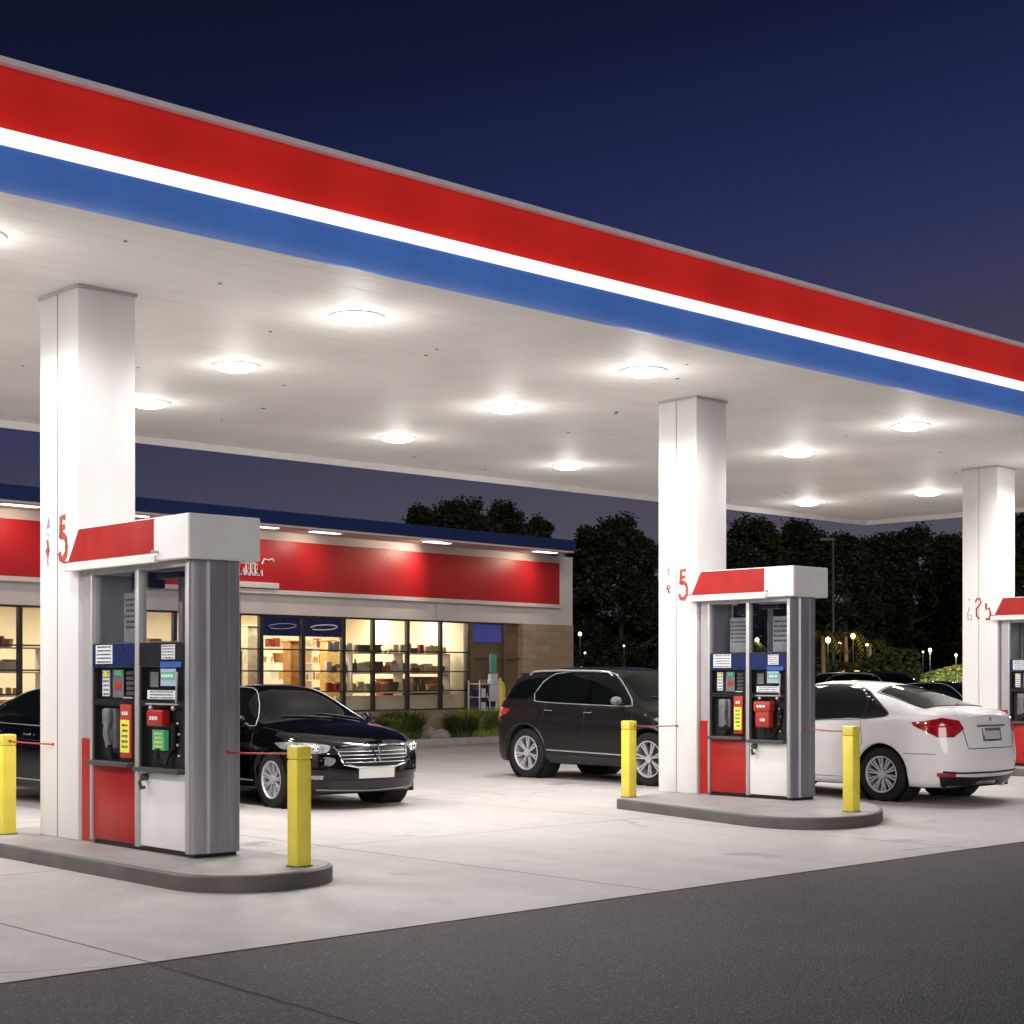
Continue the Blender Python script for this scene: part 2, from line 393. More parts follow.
# ================================================================== CANOPY
ZS = CAMH + 3.37
FB, BB, A0, A1 = -2.05, 7.35, -16.0, 22.3
canopy = tag(empty('canopy', (O[0], O[1], 0), ANG), 'wide flat fuel canopy with red, white and blue fascia, on white columns', 'canopy')
mb = MB(); mb.box(A0 + .05, A1 - .05, FB + .05, BB - .05, ZS, ZS + .04); mb.build('soffit', 'soffit_panel', canopy)
mb = MB(); mb.box(A0 + .1, A1 - .1, FB + .1, BB - .1, ZS + .8, ZS + .86); mb.build('roof_deck', 'fascia_cap', canopy)
def fascia_band(name, z0, z1, proud, m, round_=False):
    mb = MB()
    if not round_:
        mb.box(A0 - proud, A1 + proud, FB - proud, FB + .05, z0, z1)
        mb.box(A0 - proud, A1 + proud, BB - .05, BB + proud, z0, z1)
        mb.box(A1 - .05, A1 + proud, FB + .051, BB - .051, z0, z1)
        mb.box(A0 - proud, A0 + .05, FB + .051, BB - .051, z0, z1)
    else:
        h = z1 - z0; prof = []
        for i in range(13):
            t = math.pi / 2 * i / 12
            prof.append((.02 + (proud - .02) * math.sin(math.pi * (.22 + .78 * i / 12)) ** .8 if i < 12 else .01, z1 - h * i / 12))
        prof.append((-.05, z0))
        for (ax, sgn, base) in (('f', -1, FB), ('b', 1, BB)):
            bm = bmesh.new(); ra = []; rb = []
            for d, z in prof + [(-.05, z1)]:
                y = base + sgn * d
                ra.append(bm.verts.new((A0 - proud, y, z))); rb.append(bm.verts.new((A1 + proud, y, z)))
            n = len(ra)
            for i in range(n): bm.faces.new((ra[i], ra[(i + 1) % n], rb[(i + 1) % n], rb[i]))
            bm.faces.new(ra); bm.faces.new(rb[::-1]); bmesh.ops.recalc_face_normals(bm, faces=bm.faces[:]); mb._add(bm)
        for (sgn, base) in ((1, A1), (-1, A0)):
            bm = bmesh.new(); ra = []; rb = []
            for d, z in prof + [(-.05, z1)]:
                x = base + sgn * d
                ra.append(bm.verts.new((x, FB + .051, z))); rb.append(bm.verts.new((x, BB - .051, z)))
            n = len(ra)
            for i in range(n): bm.faces.new((ra[i], ra[(i + 1) % n], rb[(i + 1) % n], rb[i]))
            bm.faces.new(ra); bm.faces.new(rb[::-1]); bmesh.ops.recalc_face_normals(bm, faces=bm.faces[:]); mb._add(bm)
    return mb.build(name, m, canopy, smooth=round_)
fascia_band('fascia_cap', ZS + .852, ZS + .895, .06, 'fascia_cap')
fascia_band('fascia_red_band', ZS + .402, ZS + .85, .0, 'fascia_red')
fascia_band('fascia_white_strip', ZS + .270, ZS + .384, .10, 'fascia_white')
fascia_band('fascia_blue_band', ZS - .008, ZS + .268, .13, 'fascia_blue', True)
# white inner lip hanging along the rear and the right edge
mb = MB()
mb.box(A0 + .06, A1 - .06, BB - .10, BB - .06, ZS - .10, ZS - .002); mb.box(A1 - .10, A1 - .06, FB + .06, BB - .101, ZS - .10, ZS - .002)
mb.build('edge_lip', 'white_trim', canopy)
# small screw heads and drain holes in the soffit
mb = MB()
for i in range(38):
    a = random.uniform(-1, 21); b = random.uniform(-1.7, 6.8)
    mb.cyl((a, b, ZS - .004), random.uniform(.012, .026), .006, seg=10)
o = mb.build('soffit_fixings', 'mid_grey', canopy); o['kind'] = 'stuff'

def digit_strokes(kind):
    """painted numerals and marks on the columns, as strokes in (u, v) metres"""
    if kind == 'five':
        arc = [(-.045 + .075 * math.cos(t), .125 + .115 * math.sin(t) * (1)) for t in [R(x) for x in (90, 60, 30, 0, -30, -60, -90, -120, -150, -165)]]
        return [([(-.07, .20), (-.07, .375), (.03, .375)], .016), ([(-.07, .215)] + [(-.005, .235), (.04, .20), (.055, .13), (.04, .05), (0, .015), (-.05, .02), (-.085, .07)], .018), ([(-.07, .29), (.03, .30)], .014)]
COLS = []
def column(a, b, wa, wb, strokes):
    c = empty('column', (a, b, 0)); c.parent = canopy
    mb = MB(); mb.box(0, wa, 0, wb, .12, ZS - .001, bev=.012); mb.build('casing', 'column_white', c, True)
    mb = MB()
    mb.box(-.004, .004, wb * .52, wb * .52 + .006, .13, ZS - .02)
    mb.build('casing_seam', 'mid_grey', c)
    mb = MB(); mb.box(-.012, wa + .012, -.012, wb + .012, ZS - .03, ZS - .0015); mb.build('collar', 'steel_light', c)
    for (pts, r, y0, z0, m, k) in strokes:
        mb = MB(); mb.tube([(-.004, y0 - u * k, z0 + v * k) for u, v in pts], r * k, 8)
        for v in mb.bm.verts: v.co.x = -.006 if v.co.x < -.004 else .0
        mb.build('painted_mark', m, c)
    COLS.append(c); return c
five = [([(.035, .375), (-.045, .375), (-.05, .20), (-.05, .215)], .022), ([(-.05, .205), (0, .225), (.045, .19), (.058, .12), (.045, .05), (.0, .012), (-.05, .02), (-.075, .075)], .024), ([(-.05, .285), (.03, .295)], .018)]
mat('mark_red', (.42, .06, .04), .6, noise=.35, nscale=25)
mat('mark_grey', (.34, .34, .35), .7, noise=.4, nscale=30)
s1 = [(p, r * 1.25, .26, 2.53, 'mark_red', 1.0) for p, r in five]
s1 += [([(0, .0), (.02, .09), (.045, .0), (.01, .03), (.04, .03)], .007, .56, 2.83, 'mark_grey', 1.0),
       ([(-.01, .0), (.03, -.03)], .006, .56, 2.79, 'mark_grey', 1.0),
       ([(.02, .13), (.035, .06), (.0, .03), (.03, -.02), (.05, .04), (.035, .06)], .014, .58, 2.60, 'mark_red', 1.0),
       ([(.025, 0), (.03, -.07)], .007, .58, 2.57, 'mark_grey', 1.0)]
column(0, 0, .55, .71, s1)
s2 = [(p, r * 1.1, .20, 2.45, 'mark_red', .95) for p, r in five] + [
      ([(0, .05), (.05, .045), (.025, .045), (.03, -.02)], .008, .47, 2.78, 'mark_grey', 1.0),
      ([(.02, .06), (.05, .03), (.02, .0), (.045, -.04), (.0, .03), (.02, .06)], .012, .47, 2.58, 'mark_red', 1.0)]
column(7.99, -.10, .56, .61, s2)
s3 = [([(-.05, .30), (-.02, .36), (.03, .35), (.05, .29), (.01, .24), (-.03, .20), (-.03, .08), (.02, .03)], .016, .34, 2.42, 'mark_red', 1.0),
      ([(.0, .30), (.0, .20), (.05, .22), (.08, .13), (.05, .04), (-.01, .05)], .020, .20, 2.40, 'mark_red', 1.0),
      ([(.02, .22), (-.01, .12), (.0, .03), (.05, .02), (.06, .08), (.02, .11)], .008, .52, 2.42, 'mark_grey', 1.0),
      ([(.01, .33), (.03, .36)], .008, .52, 2.42, 'mark_grey', 1.0)]
column(16.24, .69, .54, .63, s3)

# ceiling lights
def canopy_light():
    t = empty('canopy_light', (0, 0, 0))
    mb = MB(); mb.lathe([(.20, -.020), (.255, -.018), (.27, -.002)], 40, 'Z'); mb.build('bezel', 'white_trim', t, True)
    mb = MB(); mb.sphere((0, 0, -.004), .235, (1, 1, .30), 32, 16); mb.build('lens', 'lens', t, True)
    return t
lamps = [(-1.32, -.84), (2.49, -.65), (6.37, -.72), (11.79, -.60), (2.94, 2.09), (6.87, 2.05), (12.74, 1.97), (18.63, 3.47), (3.42, 4.76), (7.42, 4.89), (11.24, 5.34), (18.36, 5.95)]
lab = ['pale square canopy light cut by the left edge of the photo', 'largest canopy light, front row, above the left pump valance', 'front row canopy light just left of the middle column',
       'front row canopy light between the middle and right columns', 'second row canopy light straight right of the left column', 'second row canopy light at the centre of the canopy',
       'canopy light in the middle depth, right of the middle column', 'canopy light nearest the left side of the right column', 'rear canopy light touching the right side of the left column',
       'rear canopy light above the store sign, left of centre', 'rear canopy light nearest left of the middle column', 'rearmost canopy light near the far corner of the canopy']
extra = [(-1.1, 2.1), (-1.1, 4.9), (-5, -.8), (-5, 2.1), (-5, 4.9), (16.2, -.6), (20.2, -.6)]
proto = canopy_light()
for i, (a, b) in enumerate(lamps + extra):
    o = proto if i == 0 else copy_tree(proto)
    o.location = st(a, b, ZS); o.rotation_euler.z = ANG
    tag(o, lab[i] if i < len(lab) else 'canopy light outside the left or right edge of the photo', 'ceiling light', 'round bright lights in the canopy soffit')
    ld = bpy.data.lights.new('lamp', 'SPOT'); ld.energy = 158; ld.spot_size = R(168); ld.spot_blend = .35; ld.color = (1, .965, .935); ld.shadow_soft_size = .18
    lo = bpy.data.objects.new('lamp_source', ld); col.objects.link(lo); lo.parent = o; lo.location = (0, 0, -.12)
    ld = bpy.data.lights.new('soffit_fill_light', 'POINT'); ld.energy = 9; ld.color = (1, .95, .90); ld.shadow_soft_size = .12  # extra point light hung below the lens to brighten the soffit around it
    lo = bpy.data.objects.new('soffit_fill_light', ld); col.objects.link(lo); lo.parent = o; lo.location = (0, 0, -.34)

# ================================================================== ISLANDS
def rounded_island(a0, a1, b_near, b_far, r):
    pts = []
    def arc(cx, cy, t0, t1, rr):
        for i in range(13):
            t = R(t0 + (t1 - t0) * i / 12); pts.append((cx + rr * math.cos(t), cy + rr * math.sin(t)))
    arc(a0 + r, b_near + r, 180, 270, r); arc(a1 - r, b_near + r, 270, 360, r)
    pts += [(a1, b_far), (a0, b_far)]
    return pts
def island(pts, label):
    t = tag(empty('fuel_island', (O[0], O[1], 0), ANG), label, 'kerb island', 'raised kerb islands under the pumps')
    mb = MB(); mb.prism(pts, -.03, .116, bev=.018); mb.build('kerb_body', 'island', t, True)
    c = (sum(p[0] for p in pts) / len(pts), sum(p[1] for p in pts) / len(pts))
    def inset(p, d):
        v = Vector((p[0] - c[0], p[1] - c[1])); l = v.length; v *= (l - d) / l; return (c[0] + v.x, c[1] + v.y)
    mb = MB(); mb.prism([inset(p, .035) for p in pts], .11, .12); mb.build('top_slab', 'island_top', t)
    return t
island(rounded_island(-.58, .72, -3.08, 1.45, .60), 'kerb island under the left pump, nose pointing right')
pts = [(-1.12, .42), (-1.12, .42), (-1.70, -1.9), (-1.82, -2.35), (-1.70, -2.80), (-1.30, -3.05), (-.75, -3.02), (-.25, -2.80), (.20, -2.45), (.50, -2.10), (.66, -1.60), (.95, .90), (.95, .90)]
for _ in range(3):
    q_ = []
    for i in range(len(pts) - 1):
        a, b = pts[i], pts[i + 1]; q_ += [(a[0] * .75 + b[0] * .25, a[1] * .75 + b[1] * .25), (a[0] * .25 + b[0] * .75, a[1] * .25 + b[1] * .75)]
    pts = [q for k, q in enumerate(q_) if k == 0 or (abs(q[0] - q_[k - 1][0]) + abs(q[1] - q_[k - 1][1])) > 1e-5]
island([(p[0] + 7.99, p[1] - .10) for p in pts], 'kerb island under the middle pump')
island([(p[0] + 16.24, p[1] + .69) for p in rounded_island(-.58, 1.12, -3.0, 1.45, .66)], 'kerb island behind the white sedan, cut by the right edge')

# ================================================================== BOLLARDS + STRAPS
def bollard(h=.89):
    t = empty('bollard', (0, 0, 0))
    mb = MB(); mb.box(-.066, .066, -.066, .066, 0, h - .10, bev=.014); mb.build('post', 'yellow_paint', t, True)
    mb = MB(); mb.box(-.0675, .0675, -.0675, .0675, h - .10, h, bev=.014); mb.build('cap', 'yellow_paint', t, True)
    mb = MB(); mb.cyl((0, 0, .002), .10, .01, seg=20); mb.build('base_seal', 'island', t)
    return t
pb = bollard(); pos = []
for i, (a, b, lb) in enumerate([(.33, -2.79, 'yellow bollard in front of the black sedan, on the nose of the left island'), (-.20, .95, 'yellow bollard at the left edge of the photo'),
                               (7.05, .13, 'yellow bollard in front of the charcoal hatchback, left of the middle column'), (7.29, -2.80, 'yellow bollard in front of the white sedan rear wheel')]):
    o = pb if i == 0 else copy_tree(pb); o.location = st(a, b, .12); o.rotation_euler.z = ANG
    tag(o, lb, 'bollard', 'yellow bollards on the fuel islands')
def strap(p, q, label, r=.007):
    p = st(*p); q = st(*q); d = (q - p); n = 12
    pts = [p + d * (i / n) + Vector((0, 0, -.004 * math.sin(math.pi * i / n))) for i in range(n + 1)]
    mb = MB(); mb.tube([v - p for v in pts], r, 8)
    for k in (0, -1): mb.sphere(pts[k] - p, .014, (1, 1, 1), 10, 8)
    tag(mb.build('barrier_strap', 'strap_red', None, True, p), label, 'strap', 'red straps between bollards and pumps')
strap((.30, -1.87, .93), (.33, -2.71, .95), 'red strap from the left pump to the bollard before the black sedan')
strap((-.20, .88, .95), (.0, .45, .93), 'red strap from the leftmost bollard to the left column')
strap((8.2, -1.53, .93), (7.33, -2.72, .95), 'red strap from the middle pump to the bollard before the white sedan')
strap((7.08, .06, .95), (7.98, .2, .93), 'red strap from the bollard before the hatchback to the middle column')

# ================================================================== DISPENSERS
def squiggle(mb, x, y0, y1, z0, z1, rows, seed):
    """rows of small illegible print"""
    rnd = random.Random(seed); dz = (z1 - z0) / rows
    for r in range(rows):
        y = y0 + (y1 - y0) * .08; z = z0 + dz * (r + .28)
        while y < y1 - (y1 - y0) * .1:
            w = rnd.uniform(.006, .034); e = min(y + w, y1 - (y1 - y0) * .05)
            mb.box(x - .001, x, y, e, z, z + dz * .42); y = e + rnd.uniform(.004, .010)
def dispenser(label, Lb, red_first=True, variant=0):
    """front face on the plane a = 0 facing -a; runs from b = 0 to b = -Lb"""
    t = empty('fuel_dispenser', (0, 0, 0)); tag(t, label, 'fuel pump', 'fuel pumps standing on the kerb islands')
    k = Lb / 1.87; D = .42; zt = 2.43; z0 = .12
    y = lambda s: -s * k
    mb = MB(); mb.box(.03, D - .02, y(1.84), y(.06), z0, z0 + .045); mb.build('base_plinth', 'black_plastic', t)
    # grey metal end housing with chamfered front corner and shallow flutes
    E = y(1.87)
    def endshape():
        return [(.0, y(1.78)), (.0, y(1.825)), (.03, y(1.84)), (.11, E + .012), (.118, E + .022), (.14, E), (.29, E), (.295, E + .008), (.312, E + .008), (.317, E), (D - .015, E), (D, E + .015), (D, y(1.78))]
    mb = MB(); mb.prism(endshape(), z0 + .03, zt); mb.build('end_housing', 'steel', t, True)
    mb = MB(); mb.box(0, D, y(.24), y(.09), 1.01, zt); mb.box(0, D, y(.24), y(.09), z0, 1.008); mb.build('inner_housing', 'steel_light', t)
    mb = MB(); mb.box(-.003, .12, y(.235), y(.075), z0 + .01, 1.0); mb.build('kick_strip', 'red_panel', t)
    for s0, s1 in ((.245, .285), (.995, 1.06), (1.764, 1.825)):
        mb = MB(); mb.box(-.022, .05, y(s1), y(s0), z0 + .03, zt - .01, bev=.008); mb.box(D - .04, D + .005, y(s1), y(s0), z0 + .03, zt - .01, bev=.008); mb.build('frame_post', 'steel_light', t, True)
    mb = MB(); mb.box(-.016, D, y(1.80), y(.25), zt - .05, zt - .002, bev=.004); mb.build('head_rail', 'steel_light', t)
    # lower doors
    for nm, s0, s1, m in (('lower_door', .287, .993, 'red_panel'), ('lower_door', 1.062, 1.762, 'white_paint')):
        top = .80 if m == 'red_panel' else .775
        mb = MB(); mb.box(-.006, D - .01, y(s1), y(s0), z0 + .045, top, bev=.006)
        o = mb.build(nm, m, t, True); o['label'] = 'red lower door' if m == 'red_panel' else 'white lower door'
    mb = MB(); ys = y(1.17); mb.cyl((-.03, ys, .72), .03, .05, 'X', 14); mb.tube([(-.05, ys, .72), (-.075, ys, .68), (-.06, ys, .63), (-.03, ys, .64)], .016, 8)
    mb.build('nozzle_hook', 'dark_grey', t, True)
    # black control modules
    def module(s0, s1, zb, v):
        mb = MB(); mb.box(.045, D - .03, y(s1), y(s0), zb, 1.80); mb.box(-.012, .046, y(s1), y(s0), 1.60, 1.80, bev=.006)
        mb.box(-.012, .046, y(s0) - .03, y(s0), zb, 1.598); mb.box(-.012, .046, y(s1), y(s1) + .03, zb, 1.598); mb.box(-.012, .046, y(s1) + .031, y(s0) - .031, 1.285, 1.335)
        m = mb.build('control_module', 'black_plastic', t)
        a0, a1 = y(s1) + .035, y(s0) - .035; w = a1 - a0
        def lab_(nm, fa, fb, za, zc, mt, x=-.0165, rows=0, bk=True, ink='dark_grey', seed=1):
            # fa, fb: fractions from the column side (left in the photo) to the right
            ya, yb = a1 - fb * w, a1 - fa * w
            mb = MB(); mb.box(x, x + .004 if x < .03 else x + .01, ya, yb, za, zc); o = mb.build(nm, mt, m)
            if rows:
                mb = MB(); squiggle(mb, x, ya, yb, za, zc, rows, seed); mb.build('print', ink, o)
            return o
        if v == 0:
            mb = MB(); mb.box(-.02, -.0125, y(s1) + .01, y(s0) - .01, 1.605, 1.79); mb.build('header_strip', 'navy', m)
            lab_('notice', .06, .50 if not variant else .62, 1.63, 1.785, 'white_label', -.026, 5, seed=3)
            lab_('screen', .08, .26, 1.36, 1.575, 'white_label', .030, 6, seed=4); lab_('badge', .12, .22, 1.52, 1.57, 'yellow_label', .026)
            o = lab_('card_reader', .38, .66, 1.35, 1.58, 'mid_grey', .022); lab_('badge', .44, .62, 1.53, 1.575, 'green_label', .017); lab_('badge', .44, .60, 1.42, 1.48, 'strap_red', .017)
            mb = MB()
            for r in range(5):
                mb.box(.012, .032, a1 - .95 * w, a1 - .75 * w, 1.37 + r * .042, 1.398 + r * .042, bev=.003)
            mb.build('keypad', 'dark_grey', m)
            mb = MB(); mb.box(-.004, .04, a1 - .96 * w, a1 - .72 * w, 1.345, 1.356); mb.build('reader_lip', 'steel_light', m)
            # grey nozzle resting in its boot
            mb = MB()
            yc = a1 - .36 * w
            mb.box(.0, .05, yc - .085, yc + .085, .93, 1.26, bev=.012); nz = mb.build('nozzle', 'mid_grey', m, True)
            mb = MB(); mb.box(-.05, .0, yc - .06, yc + .05, 1.12, 1.26, bev=.02); mb.tube([(-.03, yc - .02, 1.15), (-.05, yc - .03, 1.05), (-.03, yc - .04, .96)], .028, 10); mb.build('nozzle_body', 'mid_grey', nz, True)
            mb = MB(); mb.tube([(-.02, yc - .03, .97), (-.02, yc - .05, .90), (.02, yc - .02, .86), (.04, yc + .05, .87)], .02, 8); mb.build('hose', 'rubber', nz, True)
            # tag in red and yellow
            mb = MB(); mb.box(-.034, -.013, a1 - 1.0 * w, a1 - .72 * w, .86, 1.295, bev=.004); tg = mb.build('price_tag', 'strap_red', m, True)
            ya, yb = a1 - .97 * w, a1 - .74 * w
            mb = MB(); mb.box(-.037, -.035, ya, yb, .905, 1.17); mb.build('tag_field', 'yellow_label', tg)
            mb = MB(); squiggle(mb, -.0375, ya + .02, yb - .02, .93, 1.15, 5, 9); mb.build('print', 'dark_grey', tg)
            mb = MB(); squiggle(mb, -.0345, ya + .02, yb - .01, 1.19, 1.26, 1, 5); mb.build('print', 'white_label', tg)
        else:
            mb = MB(); mb.box(-.02, -.0125, y(s1) + .01, y(s0) - .01, 1.61, 1.79); mb.build('header_strip', 'navy' if variant else 'black_plastic', m)
            lab_('notice', .52, .84, 1.66, 1.775, 'white_label', -.026, 5, seed=8)
            lab_('blue_strip', .48, .98, 1.595, 1.64, 'blue_label', -.024)
            lab_('screen', .48, .84, 1.45, 1.585, 'lcd', -.018); lab_('badge', .50, .82, 1.50, 1.56, 'green_label', -.023, 1, ink='white_label', seed=2)
            lab_('screen', .10, .30, 1.44, 1.56, 'mid_grey', .028)
            lab_('keypad', .16, .84, 1.345, 1.415, 'white_label', -.02, 3, seed=12)
            mb = MB(); mb.tube([(-.02, a1 - .88 * w, 1.56), (-.03, a1 - .88 * w, 1.32)], .009, 8); mb.build('cable', 'steel_light', m, True)
            mb = MB(); mb.box(-.03, -.012, a1 - .9 * w, a1 - .14 * w, 1.30, 1.312)
            for f in (.26, .8): mb.sphere((-.025, a1 - f * w, 1.275), .018)
            mb.build('reader_lip', 'steel_light', m, True)
            # nozzle with red hood
            yc = a1 - .40 * w
            if variant:
                mb = MB(); mb.box(-.08, .03, yc - .12, yc + .12, 1.12, 1.24, bev=.02); mb.box(-.07, .03, yc - .10, yc + .10, .94, 1.14, bev=.02); nz = mb.build('nozzle', 'strap_red', m, True)
                mb = MB(); squiggle(mb, -.0815, yc - .07, yc + .08, 1.15, 1.22, 1, 4); squiggle(mb, -.0715, yc - .05, yc + .04, .99, 1.07, 1, 6); mb.build('print', 'white_label', nz)
            else:
                mb = MB(); mb.box(-.05, .03, yc - .12, yc + .12, 1.13, 1.26, bev=.016); nz = mb.build('nozzle', 'red_panel', m, True)
                mb = MB(); squiggle(mb, -.0515, yc - .07, yc + .08, 1.16, 1.23, 1, 4); mb.build('print', 'white_label', nz)
                mb = MB(); mb.box(-.01, .03, yc - .09, yc + .09, .94, 1.10); f_ = mb.build('tag_field', 'green_label', nz)
                mb = MB(); squiggle(mb, -.011, yc - .07, yc + .07, .95, 1.09, 4, 14); mb.build('print', 'yellow_label', f_)
            mb = MB(); mb.tube([(-.02, yc, .95), (-.03, yc - .02, .86), (.0, yc - .08, .83), (.03, yc - .17, .95), (.02, yc - .19, 1.15)], .022, 10); mb.build('hose', 'rubber', nz, True)
            mb = MB()
            for q in range(4): mb.sphere((.02, a1 - (.82 - .03 * (q % 2)) * w, .90 + .085 * q), .011)
            mb.build('bolt', 'steel_light', m, True)
        mb = MB(); mb.box(-.085, .03, y(s1) + .004, y(s0) - .004, zb - .012, zb + .024, bev=.008); mb.build('tray', 'dark_grey', m, True)
        return m
    module(.287, .993, .80, 0); module(1.062, 1.762, .775, 1)
    # upper bays: glass with notices hanging inside
    for s0, s1 in ((.287, .993), (1.062, 1.762)):
        mb = MB(); mb.box(.02, .026, y(s1), y(s0), 1.802, zt - .05); mb.build('glass_pane', 'disp_glass', t)
    def sheet(s0, s1, za, zc, x, m, rows, nm='hanging_notice'):
        mb = MB(); mb.box(x, x + .008, y(s1), y(s0), za, zc, bev=.002); o = mb.build(nm, m, t)
        if rows:
            mb = MB(); squiggle(mb, x, y(s1), y(s0), za + (zc - za) * .25, zc - .03, rows, int(s0 * 100)); mb.build('print', 'dark_grey', o)
    sheet(.50, .86, 1.81, 2.22, .16, 'paper', 6)
    if variant: sheet(1.33, 1.62, 1.81, 2.22, .16, 'paper', 5); sheet(1.12, 1.22, 1.81, 2.22, .28, 'mid_grey', 0)
    else: sheet(1.33, 1.62, 1.81, 2.25, .22, 'vestibule', 0)
    mb = MB(); mb.box(.14, .30, y(.93), y(.66), 2.25, 2.38, bev=.004); mb.build('light_box', 'black_plastic', t)
    mb = MB(); mb.box(.10, .20, y(1.50), y(1.14), 2.31, 2.36); mb.build('light_box', 'black_plastic', t)
    # valance on top
    va, vb = -.09, D + .14
    yl, yr = y(-.02), y(1.87) - .07
    mb = MB()
    prof = [(yr, zt), (yr, zt + .345), (y(.17), zt + .345), (y(.03), zt + .10), (y(-.10), zt + .06), (y(-.10), zt)]
    bm = bmesh.new(); f = bm.faces.new([bm.verts.new((va, p[0], p[1])) for p in prof]); r = bmesh.ops.extrude_face_region(bm, geom=[f])
    for v in r['geom']:
        if isinstance(v, bmesh.types.BMVert): v.co.x = vb
    bmesh.ops.recalc_face_normals(bm, faces=bm.faces[:]); bmesh.ops.bevel(bm, geom=bm.edges[:], offset=.008, segments=2, affect='EDGES'); mb._add(bm)
    vl = mb.build('valance', 'white_paint', t, True)
    mb = MB(); rp = [(y(1.42), zt + .065), (y(1.42), zt + .335), (y(.19), zt + .335), (y(.0), zt + .065)]
    for x0 in (va - .004, vb + .001):
        bm = bmesh.new(); f = bm.faces.new([bm.verts.new((x0, p[0], p[1])) for p in rp]); r = bmesh.ops.extrude_face_region(bm, geom=[f])
        for v in r['geom']:
            if isinstance(v, bmesh.types.BMVert): v.co.x = x0 + .003
        bmesh.ops.recalc_face_normals(bm, faces=bm.faces[:]); mb._add(bm)
    mb.box(va - .004, va - .001, y(.0), y(-.09), zt + .062, zt + .075)
    mb.build('red_band', 'red_panel', vl)
    mb = MB(); mb.box(va - .02, va + .02, y(1.46), y(-.06), zt - .012, zt + .05, bev=.006); mb.build('valance_rail', 'white_trim', vl)
    mb = MB(); mb.cyl((va - .02, y(1.48), zt + .07), .012, .07, 'X', 10); mb.build('valance_latch', 'steel_light', vl)
    return t
d1 = dispenser('fuel pump with grey end beside the black sedan, the largest pump', 1.87)
d1.location = st(0, 0); d1.rotation_euler.z = ANG
d2 = dispenser('fuel pump with bright red nozzle hood, in front of the white sedan', 1.43, variant=1)
d2.location = st(7.99, -.10); d2.rotation_euler.z = ANG
d3 = copy_tree(d2); d3.location = st(16.24, .69); d3.rotation_euler.z = ANG
d3['label'] = 'fuel pump cut by the right edge, behind the white sedan tail'

# ================================================================== CARS
def lerp_curve(cp):
    """monotone cubic through (x, v) control points"""
    xs = [c[0] for c in cp]; ys = [c[1] for c in cp]; n = len(xs)
    d = [(ys[i + 1] - ys[i]) / (xs[i + 1] - xs[i]) for i in range(n - 1)]
    m = [d[0]] + [0 if d[i - 1] * d[i] <= 0 else 2 * d[i - 1] * d[i] / (d[i - 1] + d[i]) for i in range(1, n - 1)] + [d[-1]]
    def f(x):
        if x <= xs[0]: return ys[0]
        if x >= xs[-1]: return ys[-1]
        i = max(k for k in range(n) if xs[k] <= x); h = xs[i + 1] - xs[i]; t = (x - xs[i]) / h
        return ys[i] * (2 * t ** 3 - 3 * t * t + 1) + m[i] * h * (t ** 3 - 2 * t * t + t) + ys[i + 1] * (3 * t * t - 2 * t ** 3) + m[i + 1] * h * (t ** 3 - t * t)
    return f
def smooth_fn(f, s):
    w = [(-2, .1), (-1, .2), (0, .4), (1, .2), (2, .1)]
    return lambda x: sum(k * f(x + i * s) for i, k in w)
